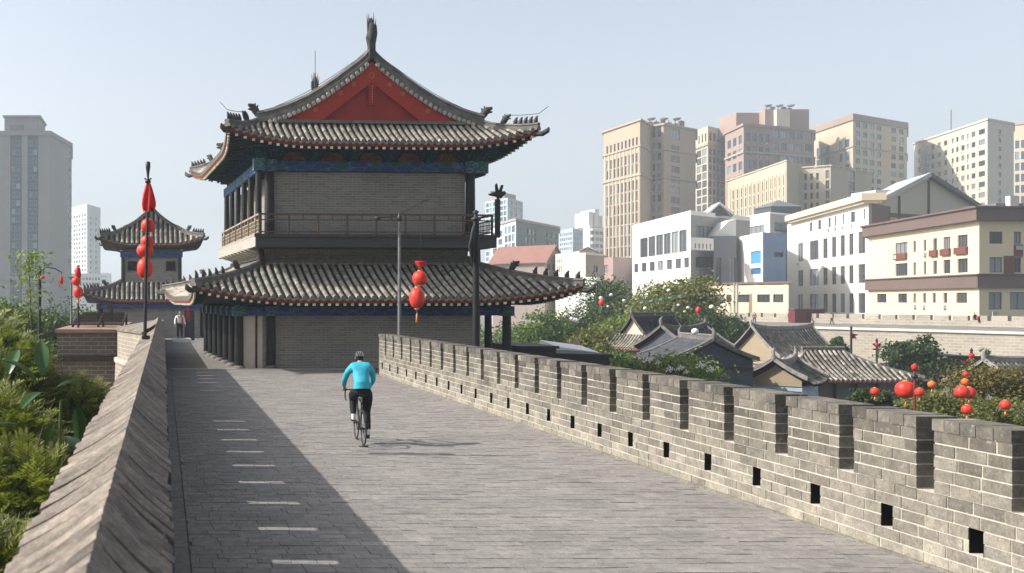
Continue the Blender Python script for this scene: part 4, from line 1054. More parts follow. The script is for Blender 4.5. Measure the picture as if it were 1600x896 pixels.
    r, org, P, zt, poly = building('office_block', 'long beige block with tall narrow ribs and slit windows, below the pinkish high-rise', 'office', c, (253, 1), M_tan2, {0: [dict(cols=cols(1143, 1228, 13, .5), rows=rows(271, 345, 4, .86), ref=1, mull=0)], 2: [dict(cols=cols(1254, 1282, 3, .45), rows=rows(270, 345, 5, .66), ref=2), dict(cols=[(1290, 1296)], rows=rows(268, 345, 5, .8), ref=2)], 3: [dict(cols=[(1326, 1336)], rows=rows(261, 345, 5, .9), ref=3)]}, back=20, bands=[(250, 252, 1, .35, 'cornice', M_tan2)])
    ribs(r, org, c, [1141.8 + 6.54 * i for i in range(14)], 0, 268, 350, 1, M_tan2, .22, .7)
    # white-cream tower F and its neighbour
    c = [(1428, 430), (1543, 372), (1584, 382)]
    r, org, P, zt, poly = building('high_rise', 'broad cream high-rise with small square windows, right part of the skyline', 'high-rise', c, (187, 1), M_cream2, {0: [dict(cols=[(1435, 1440), (1446, 1451), (1455, 1460), (1465, 1470), (1475, 1480), (1487, 1490), (1494, 1497.5), (1502, 1507), (1511, 1513.5), (1518, 1524), (1529, 1539)], rows=rows(195, 345, 9, .5), ref=1, mull=0)],
        1: [dict(cols=[(1560, 1564.5)], rows=rows(196, 345, 11, .5), ref=1, mull=0)]}, back=20, ac=34, bands=[(185, 188, 1, .35, 'cornice', M_cream2)])
    m = MB(); m.tube([(PX(1492, 400), 402, zt), (PX(1492, 400), 402, zt + 9)], .25, 5); m.build('antenna', M_equip, r, org=org)
    building('high_rise', 'tower cut by the right edge with bluish windows', 'high-rise', [(1584, 440), (1640, 430)], (195, 0), M_tan2, {0: [dict(cols=cols(1585, 1640, 6, .7), rows=rows(218, 340, 7, .7), mull=1)]}, glass=M_glassblue, back=20, bands=[(193, 196, 0, .4, 'cornice', M_tan)])

    # ---- mid-distance white block with the long glazed band
    c = [(988, 246), (1079, 205), (1172, 221)]
    r, org, P, zt, poly = building('office_block', 'white block with a long glazed band and a small glazed gable on its roof', 'office', c, (336, 1), [M_whiter, M_greyp], {0: [
        dict(cols=[(1000, 1012), (1013, 1024), (1025, 1036), (1037, 1048), (1049, 1060), (1061, 1073)], rows=[(357, 392)], ref=1, mull=1, fr=.12), dict(cols=[(991, 997), (1002.5, 1010), (1015, 1023), (1028, 1036.5), (1042, 1050), (1055.5, 1064), (1069, 1076.5)], rows=[(402, 418)], ref=1, mull=1)],
        1: [dict(cols=[(1087, 1114), (1115, 1130)], rows=[(352, 368)], ref=1, mull=3), dict(cols=[(1087, 1115)], rows=[(401, 418), (431, 445)], ref=1, mull=3)]}, back=22, facemats={1: 1}, parapet=.9)  # right face is grey: the shade on the white wall is put into its colour
    m = MB(); d = 212; gx0, gx1, gx = PX(1096, d), PX(1140, d), PX(1121, d)
    z0_, z1_ = zt + .3, PZ(320, d)
    for sg, xe in ((-1, PX(1100, d)), (1, PX(1143, d))): m.extr([(gx, d - 1, z1_), (xe, d - 1, z0_), (xe, d - 1, z0_ + .5), (gx, d - 1, z1_ + .5)], (3, 9, 0))
    m.build('roof_gable', M_whiter, r, org=org)
    m = MB(); m.add([(gx0 + .8, d - .6, z0_), (gx1 - .3, d - .6, z0_), (gx, d - .6, z1_)], [(0, 1, 2)]); m.build('gable_glass', M_glass, r, org=org)
    # small white annex with slots
    r, org, P, zt, poly = building('annex', 'small white annex with slot windows in front of the grey shaded side wall', 'annex', [(1079.5, 196), (1115, 200)], (371, 0), M_whiter, {0: [dict(cols=cols(1084, 1113, 5, .35), rows=[(380, 388)], ref=0, mull=0)]}, back=3.2, z0=PZ(390, 196))
    # dark grey slab and the white blue clad house
    r, org, P, zt, poly = building('office_block', 'dark grey slab between the white block and the blue clad house', 'office', [(1115, 203), (1150.5, 204)], (369, 0), M_greyd, {0: [dict(cols=[(1119, 1127), (1140, 1149)], rows=[(402, 442)], ref=0, mull=1)]}, back=3)
    c = [(1150, 208), (1192, 192), (1228, 197)]
    r, org, P, zt, poly = building('house', 'white and blue clad modern house with a sloping white shoulder', 'house', c, (363, 1), [M_whiter, M_bluep], {0: [dict(cols=[(1173, 1189)], rows=[(391, 411), (418, 428)], ref=1, glass=glassm('bright_blue_glass', (.03, .13, .33), (.04, .17, .4)), mull=0)], 1: [dict(cols=[(1210, 1224)], rows=[(393, 401)], ref=1)]}, back=16, facemats={1: 1})
    m = MB(); d = 206; zr_ = PZ(333, d); A = [(PX(1117, d), d, PZ(369, d)), (PX(1150, d), d, PZ(369, d)), (PX(1150, d), d, PZ(342, d)), (PX(1138, d), d, PZ(346, d))]
    m.extr(A, (1, 9, 0)); m.build('sloping_shoulder', M_whiter, r, org=org)
    r2, org2, P2, zt2, poly2 = building('house', 'white house with a ribbon window and a dark pyramid skylight', 'house', [(1150, 264), (1203, 246), (1262, 256)], (334, 1), [M_whiter, M_greyp], {0: [dict(cols=[(1160, 1194)], rows=[(350, 362)], ref=1, mull=4)], 1: [dict(cols=[(1210, 1261)], rows=[(347, 361)], ref=1, mull=3)]}, back=16, facemats={1: 1}, parapet=.4)
    m = MB(); d = 252; x0, x1 = PX(1205, d), PX(1252, d); zb = zt2; zw = PZ(323, d)
    m.box(x0, x1, d, d + 7, zb, zw, 1); xm = (x0 + x1) / 2
    m.add([(x0 - .4, d - .4, zw), (x1 + .4, d - .4, zw), (x1 + .4, d + 7.4, zw), (x0 - .4, d + 7.4, zw), (xm, d + 3.5, PZ(311, d))], [(0, 1, 4), (1, 2, 4), (2, 3, 4), (3, 0, 4)], 0); m.build('skylight', [M_greyd, M_glass], r2, org=org2)
    # cream low annex behind the far wall
    c = [(1100, 196), (1232, 180)]
    r, org, P, zt, poly = building('annex', 'low cream annex with wide windows above the far city wall', 'annex', c, (441, 1), M_cream, {0: [dict(cols=[(1112, 1132), (1135, 1143), (1152, 1171), (1183, 1203), (1208, 1224)], rows=[(460, 473)], ref=1, mull=2), dict(cols=[(1152, 1177), (1184, 1195), (1198, 1224)], rows=[(444, 445.2)], ref=1, mull=0)]}, back=8, bands=[(440, 443, 1, .3, 'cornice', M_brownp)])
    for px in (1147, 1178, 1181):
        m = MB(); m.tube([(PX(px, 181), 181 + (1232 - px) * .12 - .3, PZ(442, 181)), (PX(px, 181), 181 + (1232 - px) * .12 - .3, PZ(490, 181))], .18, 6); m.build('downpipe', M_greyp, r, org=org)
    # white building with the big half-timbered gable
    c = [(1230, 236), (1357, 184), (1362, 184.5), (1400, 192)]
    r, org, P, zt, poly = building('office_block', 'white building with tall window rows under a big beamed gable', 'office', c, (318, 1), [M_whiter, M_greyp, M_brownp], {0: [
        dict(cols=[(1247, 1255), (1265, 1279), (1286, 1293), (1299.5, 1306.5), (1313, 1320), (1326.5, 1333.5), (1341, 1352)], rows=[(360, 395), (412, 442), (458, 490)], ref=1, mull=1, trans=1, fr=.1),
        dict(cols=[(1265, 1269), (1278, 1283), (1294, 1298), (1304, 1307), (1316, 1319), (1329, 1336), (1349, 1352)], rows=[(325, 342)], ref=1, mull=0)]}, back=26, ac=8, facemats={1: 1, 2: 2})
    # upper cornice
    a, b_ = Vector(P[0]), Vector(P[1]); t = (b_ - a).normalized(); n = Vector((t.y, -t.x)); a2 = a + t * 4
    m = MB(); q = [a2 + n * .8, b_ + n * .8 + t * .4, b_ - n * 2 + t * .4, a2 - n * 2]
    m.prism([tuple(x) for x in q], zt + .01, zt + .5); m.prism([tuple(x) for x in ring([tuple(x) for x in q], .5)], zt + .5, zt + 1.75)
    m.build('cornice', M_cream, r, org=org)
    # gable block standing back
    d0 = 188; gx0 = PX(1366, d0); gx1 = PX(1535, 204); ze, zr = PZ(319, d0), PZ(275, 192); 
    A = Vector((gx0, d0)); B = Vector((gx1, 204.)); tt_ = (B - A).normalized(); nn = (Vector(P[0]) - Vector(P[1])).normalized(); A = A + tt_ * .6; Mid = A + (B - A) * .47; dep = 15
    m = MB(); g3 = [(A.x, A.y, GZ + 1), (B.x, B.y, GZ + 1), (B.x, B.y, ze), (Mid.x, Mid.y, zr), (A.x, A.y, ze)]
    m.extr(g3, (nn.x * dep, nn.y * dep, 0)); m.build('gable_wall', plain('gable_render', (.47, .44, .35), (.42, .39, .31), .1, .85, .2), r, org=org)
    m = MB()
    for e, zz_ in ((A, ze), (B, ze)):
        ov = (e - Mid).normalized() * 1.6; e2 = e + ov; sl = (zr - ze) / (e - Mid).length; ze2 = ze - sl * 1.6
        f_ = -nn * 1.5
        m.extr([(Mid.x + f_.x, Mid.y + f_.y, zr + .1), (e2.x + f_.x, e2.y + f_.y, ze2 + .1), (e2.x + f_.x, e2.y + f_.y, ze2 + .75), (Mid.x + f_.x, Mid.y + f_.y, zr + .95)], (nn.x * (dep + 3), nn.y * (dep + 3), 0), 1 if e is B else 0)
    m.build('gable_roof', [M_zinc, plain('brown_roof', (.14, .12, .10))], r, org=org)
    m = MB(); A3 = lambda f, z: Vector((A.x + (B.x - A.x) * f, A.y + (B.y - A.y) * f, z)) - Vector((nn.x, nn.y, 0)) * .12
    zb_ = PZ(336, 190)
    m.bar(A3(.02, zb_), A3(.8, zb_), .3, .7); m.bar(A3(.2, zb_ - 4), A3(.2, zb_ + 3.6), .5, .26, up=(1, 0, 0)); m.bar(A3(.47, zb_ + .4), A3(.47, zr - .6), .5, .26, up=(1, 0, 0)); m.bar(A3(.4, zb_ - 3), A3(.4, zb_ - .4), .5, .26, up=(1, 0, 0))
    m.build('timber_frame', plain('brown_timber', (.10, .075, .06)), r, org=org)
    m = MB(); x = PX(1378, 200); m.box(x - 4, x + 3.5, 196, 203, zr - 5.5, zr - 2.2); m.build('roof_dormer', M_zinc, r, org=org)
    # cream building with brown bands
    c = [(1357, 176), (1530, 140), (1640, 141)]
    lowc = c; rw = []
    r, org, P, zt, poly = building('building', 'cream building with brown roof band and square windows, right edge', 'building', c, (345, 1), M_cream, {0: [
        dict(cols=[(1399, 1418), (1427, 1431), (1443, 1447), (1458, 1464), (1474, 1485), (1496, 1512)], rows=[(364, 384), (402, 425)], ref=1, mull=2, fr=.08),
        dict(cols=[(1370, 1385), (1403, 1417), (1427, 1431), (1442, 1447), (1457, 1462), (1474, 1480), (1494, 1511)], rows=[(457, 474)], ref=1, mull=2, fr=.08)],
        1: [dict(cols=[(1546, 1567), (1584, 1596), (1608, 1625)], rows=[(362, 381), (402, 426)], ref=1, mull=1, fr=.09), dict(cols=[(1545, 1566), (1578, 1605)], rows=[(457, 484)], ref=1, mull=1, fr=.09)]},
        back=24, ac=9, bands=[(326, 345, 1, .9, 'roof_band', M_brownp), (323, 326, 1, 1.2, 'roof_edge', M_brownp), (430, 450, 1, .5, 'brown_band', M_brownp), (428, 430, 1, .75, 'band_edge', M_brownp)])
    def fpt(i, px):
        A_, B_ = Vector(P[i]), Vector(P[i + 1]); D = B_ - A_; k = (px - CX) / F; return A_ + D * ((k * A_.y - A_.x) / (D.x - k * D.y))
    for (a_, b2) in ((1399, 1418), (1455, 1466), (1472, 1486), (1494, 1513)):
        p, q = fpt(0, a_), fpt(0, b2); nn_ = Vector(((q - p).normalized().y, -(q - p).normalized().x)); z0_, z1_ = PZ(395, 140), PZ(384, 140)
        m = MB(); m.prism([tuple(p), tuple(q), tuple(q + nn_ * .35), tuple(p + nn_ * .35)][::1], z0_, z1_); m.build('window_box', plain('oxblood_panel', (.16, .05, .04)), r, org=org)
    for (a_, b2, y0_, y1_) in ((1568, 1583, 400, 429), (1584, 1597, 382, 401)):
        p, q = fpt(1, a_), fpt(1, b2); m = MB(); m.box(p.x, q.x, p.y - .06, p.y + .1, PZ(y1_, 140), PZ(y0_, 140)); m.build('spandrel', plain('oxblood_panel', (.16, .05, .04)), r, org=org)
    m = MB(); p = fpt(1, 1560); m.box(PX(1556, 152), PX(1600, 152), 152, 158, PZ(326, 140), PZ(316, 150)); m.box(PX(1570, 152), PX(1583, 152), 151, 151.9, PZ(326, 140), PZ(305, 150), 1); m.build('roof_plant', [M_greyd, M_zinc], r, org=org)
far_buildings()

# ================================================================== THE FAR CITY WALL
WA, WBk = Vector((90.75, 165)), Vector((105, 125))
wdir = (WBk - WA).normalized(); wn = Vector((-wdir.y, wdir.x)); 
if wn.x > 0: wn = -wn
fwt = -.65
A0 = WA - wdir * 14; B0 = WBk + wdir * 22
fw = thing('far_city_wall', 'long pale brick city wall with a crenellated edge below the white and cream buildings', 'city wall', (A0.x, A0.y, GZ))
o_ = (A0.x, A0.y, GZ)
m = MB(); N0, N1 = A0 + wn * 14, B0 + wn * 14
m.prism([tuple(A0 - wn * .6), tuple(N0), tuple(N1), tuple(B0 - wn * .6)], GZ, fwt); m.build('wall_body', M_farbrick, fw, org=o_)
m = MB(); m.prism([tuple(A0 - wn * .6), tuple(N0 + wn * .12), tuple(N1 + wn * .12), tuple(B0 - wn * .6)], fwt + .004, fwt + .10); m.build('walkway', plain('far_walkway', (.19, .18, .165), (.15, .14, .13), .3, .9), fw, org=o_)
m = MB(); m.prism([tuple(N0), tuple(N0 + wn * .25), tuple(N1 + wn * .25), tuple(N1)], fwt - .32, fwt - .02); m.build('edge_course', plain('pale_edge', (.6, .57, .5), None, .5, .85), fw, org=o_)
m = MB(); m.prism([tuple(A0 - wn * .5), tuple(A0), tuple(B0), tuple(B0 - wn * .5)], fwt + .1, fwt + .85); m.build('parapet_base', M_farbrick, fw, org=o_)
u = 0
while u < (B0 - A0).length - 2.4:
    p, q = A0 + wdir * u, A0 + wdir * (u + 1.85); m = MB(); m.prism([tuple(p - wn * .5), tuple(p), tuple(q), tuple(q - wn * .5)], fwt + .851, fwt + 1.5 + rnd.uniform(-.04, .04), 0, rnd.uniform(.3, .7)); m.build('merlon', M_farbrick, fw, org=o_); u += 2.3
m = MB()
bx = WA + wdir * 13 + wn * 1.5
fwq = thing('kiosk', 'dark red box like kiosk standing on the far city wall', 'kiosk', (PX(1260, 152), 152, fwt + .1))
m = MB(); m.box(-2.2, 2.2, -.8, .8, 0, 2.0); m.build('body', plain('kiosk_red', (.11, .02, .02)), fwq); m = MB(); m.box(-2.3, 2.3, -.9, .9, 2.0, 2.12); m.build('roof', M_greyd, fwq)
m = MB(); m.box(-.5, .6, -.83, -.801, .5, 1.6); m.build('panel', plain('kiosk_dark', (.06, .012, .012)), fwq)
# ================================================================== LOW TRADITIONAL HOUSES BELOW THE WALL
M_htile = plain('house_tile', (.17, .162, .15), (.08, .077, .072), 3, .85, 1.2, .004, 20)
M_htiled = plain('house_tile_dark', (.055, .06, .075), (.035, .04, .05), 3, .7, .9)
M_slate = plain('slate_wall', (.075, .085, .11), (.055, .062, .08), .8, .85, .3, .004, 20)
M_ochre = plain('ochre_plaster', (.32, .25, .165), (.27, .22, .15), 1, .85)
M_pinkpl = plain('pinkish_plaster', (.58, .45, .38), (.5, .4, .34), 1, .85)
M_dusk = plain('dusty_wall', (.15, .145, .14), (.11, .105, .10), 1, .85)
M_blank = plain('dark_sheet', (.028, .028, .032), (.018, .018, .02), 2, .6, .3)
def hall(label, px, d, rot, hx, hy, pze, pzr, wallm=M_slate, tilem=M_htile, gablem=M_ochre, style='gable', ov=.6, sp=.3, r=.085, lift=.3, pillars=0, cat='house', dsh=0):
    ze = PZ(pze, d) - GZ; zr = PZ(pzr, d) - GZ
    o = thing('hall', label, cat, (PX(px, d), d + dsh, GZ), R(rot))
    if style == 'gable':
        m = MB(); m.box(-hx, hx, -hy, hy, 0, ze - .1); m.build('wall', wallm, o)
        def zp(y): f = abs(y) / (hy + ov); return zr - (zr - ze) * (1.3 * f - .3 * f * f)
        def lf(x): return lift * (abs(x) / (hx + ov)) ** 3
        for sx in (-1, 1):
            m = MB(); pts = [(sx * hx, y, zp(y) - .12 + lf(hx)) for y in np.linspace(-hy, hy, 13)] + [(sx * hx, hy, ze - .12), (sx * hx, -hy, ze - .12)]
            m.extr(pts, (sx * .06, 0, 0)); m.build('gable', gablem, o)
            m = MB(); m.box(sx * (hx + .061), sx * (hx + .1), -hy, hy, ze - .55, ze - .4); m.build('gable_band', M_dkwood, o)
            m = MB(); m.box(sx * (hx + .02), sx * (hx + .07), -.5, .5, ze - 2.6, ze - 1.5); m.box(sx * (hx + .071), sx * (hx + .09), -.03, .03, ze - 2.6, ze - 1.5, 1); m.build('window', [M_glass, M_dkwood], o)
        pan, ti = MB(), MB(); X, Y = hx + ov, hy + ov
        for sy in (-1, 1):
            pan.grid(lambda u, v: (-X + 2 * X * u, sy * Y * v, zp(Y * v) + lf(-X + 2 * X * u)), 10, 8)
            pan.grid(lambda u, v: (-X + 2 * X * u, sy * Y * v, zp(Y * v) - .1 + lf(-X + 2 * X * u)), 10, 8, 1)
            n = int(2 * X / sp)
            for j in range(n + 1):
                x = -X + .08 + (2 * X - .16) * j / n
                tile_row(ti, [Vector((x, sy * y, zp(y) + lf(x) + .01)) for y in np.linspace(Y, .05, 7)], Vector((1, 0, 0)), r, seg=.45)
        pan.build('roof_bed', [M_pan, M_dkwood], o); ti.build('tile_rows', tilem, o)
        m = MB(); ridge_sweep(m, [Vector((x, 0, zr + lf(x))) for x in np.linspace(-X, X, 9)], .2, .34)
        for sx in (-1, 1):
            for sy in (-1, 1): ridge_sweep(m, [Vector((sx * X, sy * y, zp(y) + lf(X))) for y in np.linspace(.05, Y, 8)], .15, .2)
            m.tube([(sx * X, 0, zr + lift), (sx * (X + .1), 0, zr + lift + .5), (sx * (X - .1), 0, zr + lift + .75)], [.14, .12, .03], 6)
        m.build('main_ridge', plain('house_ridge', (.28, .26, .24), (.15, .14, .13)) if tilem is M_htile else M_ridge, o)
    else:
        sk = Skirt(hx + ov, hy + ov, hx * (.34 if style == 'hip' else .78), .12 if style == 'hip' else hy * .62, 0, ze, zr if style == 'hip' else ze + (zr - ze) * .42, lift, .15, k=.35, w0=.5, pw=2)
        m = MB(); m.box(-hx, hx, -hy, hy, 0, ze - .05); m.build('wall', wallm, o)
        skirt_roof(o, sk, sp=sp, r=r, nsub=6, rafters=False, hip=.098, tseg=.45)
        if style == 'hip':
            m = MB(); ridge_sweep(m, [Vector((x, 0, zr - .02)) for x in np.linspace(-sk.bx - .2, sk.bx + .2, 5)], .2, .34); m.build('main_ridge', M_ridge, o)
        else:
            bx, by, zi = sk.bx, sk.by, sk.zi
            def zp(y): f = abs(y) / by; return zr - (zr - zi) * (1.3 * f - .3 * f * f)
            pan, ti = MB(), MB()
            for sy in (-1, 1):
                pan.grid(lambda u, v: (-bx + 2 * bx * u, sy * by * v, zp(by * v)), 2, 8); n = int(2 * bx / sp)
                for j in range(n + 1):
                    x = -bx + 2 * bx * j / n; tile_row(ti, [Vector((x, sy * y, zp(y) + .01)) for y in np.linspace(by, .05, 7)], Vector((1, 0, 0)), r, seg=.45)
            pan.build('roof_bed', M_pan, o); ti.build('tile_rows', tilem, o)
            for sx in (-1, 1):
                m = MB(); m.extr([(sx * (bx - .25), y, zp(y) - .08) for y in np.linspace(-by, by, 13)] + [(sx * (bx - .25), by, zi - .1), (sx * (bx - .25), -by, zi - .1)], (-sx * .08, 0, 0)); m.build('gable', gablem, o)
            m = MB(); ridge_sweep(m, [Vector((x, 0, zr)) for x in np.linspace(-bx, bx, 5)], .2, .34)
            for sx in (-1, 1):
                for sy in (-1, 1): ridge_sweep(m, [Vector((sx * bx, sy * y, zp(y))) for y in np.linspace(.05, by, 8)], .14, .18)
                m.tube([(sx * bx, 0, zr + .2), (sx * (bx + .05), 0, zr + .65), (sx * (bx - .12), 0, zr + .85)], [.12, .1, .03], 6)
            m.build('main_ridge', M_ridge, o)
    for k in range(pillars):
        m = MB(); x = -hx + .15 + (2 * hx - .3) * k / (pillars - 1); m.tube([(x, -hy - .08, ze - 3.2), (x, -hy - .08, ze)], .09, 8); m.build('pillar', M_dkwood, o)
    return o
hall('pavilion with a pale gable, upswept corners and a dark blue tile roof', 1020, 86, 22, 3.0, 2.2, 543, 494, plain('pavilion_wall', (.26, .2, .17)), M_htiled, M_pinkpl, 'xieshan', .6, pillars=5, lift=.55)
hall('low dark roofed hall between the pavilion and the slate gabled house', 1068, 78, 24, 2.0, 2.2, 548, 516, M_slate, M_htiled, M_slate, 'gable', .35)
hall('slate blue house with its plain gable end facing the battlement', 1088, 62.5, 86, 2.0, 2.35, 560, 530, M_slate, M_htiled, M_slate, 'gable', .25, lift=0)
hall('house with a steep striped grey tile roof, just below the far city wall', 1222, 98, 12, 2.9, 3.0, 561, 515, plain('tan_wall', (.40, .33, .24)), M_htile, M_ochre, 'gable', .5, lift=.3)
hall('small house with a cream gable in front of the steep striped tile roof', 1226, 63, 40, 1.35, 1.4, 598, 570, plain('pale_blue_trim', (.35, .42, .52)), M_htile, M_ochre, 'gable', .45, lift=.35)
hall('low house with a broad hipped tile roof left of the biggest red lantern', 1286, 68, -3, 3.45, 2.4, 590, 549, M_dusk, M_htile, M_ochre, 'hip', .75, lift=.25, pillars=6)
hall('tile roofed house behind the lantern tree at the right edge', 1622, 62, 5, 3.0, 2.5, 606, 566, plain('pale_blue_trim', (.35, .42, .52)), M_htile, M_ochre, 'gable', .5, lift=.1)
def shed(label, x0, x1, d0, d1, ztop, mat, slope=0, name='shed', roofm=None):
    o = thing(name, label, 'shed', ((x0 + x1) / 2, d0, GZ)); hw = (x1 - x0) / 2; dd = d1 - d0; h = ztop - GZ
    m = MB(); m.extr([(-hw, 0, 0), (hw, 0, 0), (hw, 0, h - slope - .12), (-hw, 0, h - .12)], (0, dd, 0)); m.build('wall', mat, o)
    m = MB(); m.extr([(-hw - .1, -.12, h - .118), (hw + .1, -.12, h - slope - .118), (hw + .1, -.12, h - slope), (-hw - .1, -.12, h)], (0, dd + .24, 0)); m.build('roof', roofm or mat, o)
    m = MB()
    for z in (.35, .8): m.box(-hw, hw, -.03, -.001, h - slope - z, h - slope - z + .05)
    m.build('batten', M_dkwood, o)
    return o
shed('dark flat roofed shed right of the big tower, beyond the parapet', PX(812, 46), PX(869, 46), 46, 50, PZ(541, 46), M_blank)
shed('dark shed under a tilted white sheet roof, beyond the parapet', PX(868, 46.5), PX(952, 46.5), 46.5, 50, PZ(552, 46.5), M_blank, .06)
o = thing('roof_sheet', 'tilted white sheet lying over the dark shed right of the big tower', 'roof sheet', (PX(905, 50), 50.2, PZ(553, 50)))
m = MB(); m.extr([(-1.05, 0, 0), (1.2, 0, 0), (1.0, 0, .06), (-1.05, 0, .34)], (0, 2.2, .25)); m.build('sheet', M_white, o)
shed('black box shed with a flat roof right of the round leafed tree', PX(1461, 82), PX(1532, 82), 82, 87, PZ(556, 82), M_blank, .05, roofm=plain('shed_roof_blue', (.02, .03, .06)))

# ================================================================== POLES AND LANTERNS
def lantern(label, c, r, el=1.0, mat=None, group=None, cord=.15, tassel=.25, cat='lantern'):
    o = thing('lantern', label, cat, c, 0, group)
    h = r * el; m = MB(); pr_ = []
    for i in range(13):
        a = -math.pi / 2 + math.pi * i / 12; pr_.append((max(.22 * r, r * math.cos(a) ** .75 if math.cos(a) > 1e-6 else .22 * r), h * math.sin(a)))
    m.lathe(pr_, (0, 0, 0), 28, tone=[.5 + .22 * ((j % 4) in (0, 3)) - .11 for _ in range(len(pr_) - 1) for j in range(28)], rib=.022); m.build('lantern_body', mat or M_lantern, o)
    for z0, z1, n_ in ((h * .96, h * 1.14, 'cap'), (-h * 1.12, -h * .96, 'base_ring')):
        m = MB(); m.lathe([(0, z0), (.30 * r, z0), (.30 * r, z1), (0, z1)], (0, 0, 0), 16, smooth=False); m.build(n_, M_gold, o)
    if cord:
        m = MB(); m.tube([(0, 0, h * 1.1), (0, 0, h * 1.1 + cord)], .008, 5); m.build('cord', M_iron, o)
    if tassel:
        m = MB(); m.tube([(0, 0, -h * 1.1), (0, 0, -h * 1.1 - tassel * .3)], .008, 5); m.lathe([(.01, -h * 1.1 - tassel * .3), (.03, -h * 1.1 - tassel * .38), (.045, -h * 1.1 - tassel), (0, -h * 1.1 - tassel)], (0, 0, 0), 8); m.build('tassel', plain('tassel_gold', (.6, .3, .12), (.5, .1, .04), 20), o)
    return o
# tall pole standing on the coping
d = 18.5; zc = 2.07
po = thing('lantern_pole', 'tall black pole on the tall parapet with a spearhead and folded red cloth', 'pole', (-.31, d, zc))
T = lambda py: PZ(py, d) - zc
m = MB(); m.tube([(-.02, 0, 0), (.0, 0, T(420)), (.03, 0, T(330)), (.035, 0, T(284))], [.034, .03, .026, .022], 10); m.build('shaft', M_iron, po)
m = MB(); m.lathe([(.02, T(287)), (.05, T(286)), (.055, T(283)), (.02, T(280)), (.02, T(276)), (.028, T(270)), (.042, T(262)), (.045, T(254)), (.02, T(253)), (0, T(252))], (.035, 0, 0), 10)
m.tube([(-.03, 0, T(279)), (.035, 0, T(282)), (.10, 0, T(279))], .014, 6); m.build('spearhead', M_iron, po)
m = MB()
def cloth(u, v):
    a = u * 2 * math.pi; z = T(287) + (T(329) - T(287)) * v; rr = (.035 + .075 * math.sin(min(1, v * 1.2) * math.pi / 2)) * (1 + .28 * math.sin(a * 5 + v * 2)); rr *= 1 if v < .85 else 1 - (v - .85) * 1.5
    return (.04 + rr * math.cos(a), .7 * rr * math.sin(a), z - .03 * math.sin(a * 3) * v)
m.grid(cloth, 30, 10, 0, .5); m.build('folded_cloth', M_lanternred, po)
m = MB(); m.box(-.07, .07, -.06, .06, -.02, .05); m.build('foot_clamp', M_iron, po)
for (lab, px, py, r, el) in (('topmost small red lantern on the pole standing on the tall parapet', 231, 352, .125, 1.0), ('half hidden red lantern second from the top on the tall parapet pole', 230, 377, .115, .95), ('wide flattened red lantern third from the top on the pole standing on the tall parapet', 226.5, 391, .155, .8), ('long oval red lantern lowest on the pole standing on the tall parapet', 226.5, 419, .145, 1.25)):
    lantern(lab, (PX(px, d), d + (.13 if 'third' not in lab else .16), PZ(py, d)), r, el, cord=.02, tassel=0, group='lanterns on the tall pole')
# small pole on the bastion
d = 31.5
po = thing('lantern_pole', 'short dark lantern pole on the brown brick bastion', 'pole', (PX(122, d), d, 1.9))
m = MB(); m.tube([(0, 0, 0), (0, 0, PZ(415, d) - 1.9)], .028, 8); m.build('shaft', M_iron, po)
m = MB(); m.lathe([(.02, 0), (.08, -.06), (.1, -.28), (.06, -.36), (0, -.36)], (0, 0, PZ(417, d) - 1.9), 10, rib=.15); m.build('folded_cloth', M_lanternred, po)
lantern('round red lantern upper of two on the short bastion pole', (PX(119.5, d), d - .1, PZ(440, d)), .14, .9, cord=.02, tassel=0, group='lanterns on the bastion pole')
lantern('oval red lantern lower of two on the short bastion pole', (PX(122.5, d), d - .1, PZ(457, d)), .15, 1.2, cord=.02, tassel=.15, group='lanterns on the bastion pole')
po = thing('street_lamp', 'thin dark pole with a long curved arm rising among the trees left of the bastion', 'street lamp', (PX(62, 30), 30, GZ))
m = MB(); m.tube([(0, 0, 0), (0, 0, PZ(418, 30) - GZ)], .05, 8); m.build('pole', M_iron, po)
m = MB(); z = PZ(420, 30) - GZ; m.tube([(0, 0, z - .1), (.2, 0, z + .04), (.45, 0, z), (.66, 0, z - .12)], .016, 6); m.build('arm', M_iron, po)
lantern('slim red lantern hanging from the thin curved arm left of the bastion', (PX(96, 30), 30, PZ(438, 30)), .055, 2.4, cord=.08, tassel=.08)
lantern('tiny red lantern on the shaft of the thin curved arm pole', (PX(67, 30), 29.9, PZ(434, 30)), .07, .7, cord=.02, tassel=0)
po = thing('utility_pole', 'thin plain pole between the curved arm lamp and the bastion lanterns', 'pole', (PX(111.5, 40), 40, GZ))
m = MB(); m.tube([(0, 0, 0), (0, 0, PZ(434, 40) - GZ)], .045, 7); m.tube([(-.12, 0, PZ(434, 40) - GZ), (.12, 0, PZ(434, 40) - GZ + .02)], .03, 6); m.build('pole', M_steel, po)

# lamp pole and spear pole outside the low battlement
d = 37.1
po = thing('street_lamp', 'slim grey lamp pole with a thin bent arm beyond the battlement', 'street lamp', (8.56, d, -.5))
zt = PZ(341, d) + .5
m = MB(); m.tube([(0, 0, 0), (0, 0, zt * .6), (0, 0, zt)], [.075, .062, .05], 10); m.build('pole', M_steel, po)
m = MB(); m.lathe([(.05, 0), (.09, .03), (.1, .15), (.06, .2), (.05, .3), (0, .32)], (0, 0, zt - .12), 10); m.tube([(0, 0, zt + .1), (.3, -1.0, zt + .35), (.42, -2.6, zt + .42), (.02, -3.1, zt + .30)], .018, 6)
m.tube([(-.78, 0, zt + .02), (0, 0, zt + .05)], .025, 6); m.ball((-.78, 0, zt), (.13, .1, .08), 8); m.build('arm', M_iron, po)
m = MB(); m.box(-.18, .06, -.05, .05, .3, .36); m.box(-.18, .06, -.05, .05, .05, .11); m.build('clamp', M_iron, po)
d2 = 34.0
lx = 8.58; lz = zt - .5 + .30
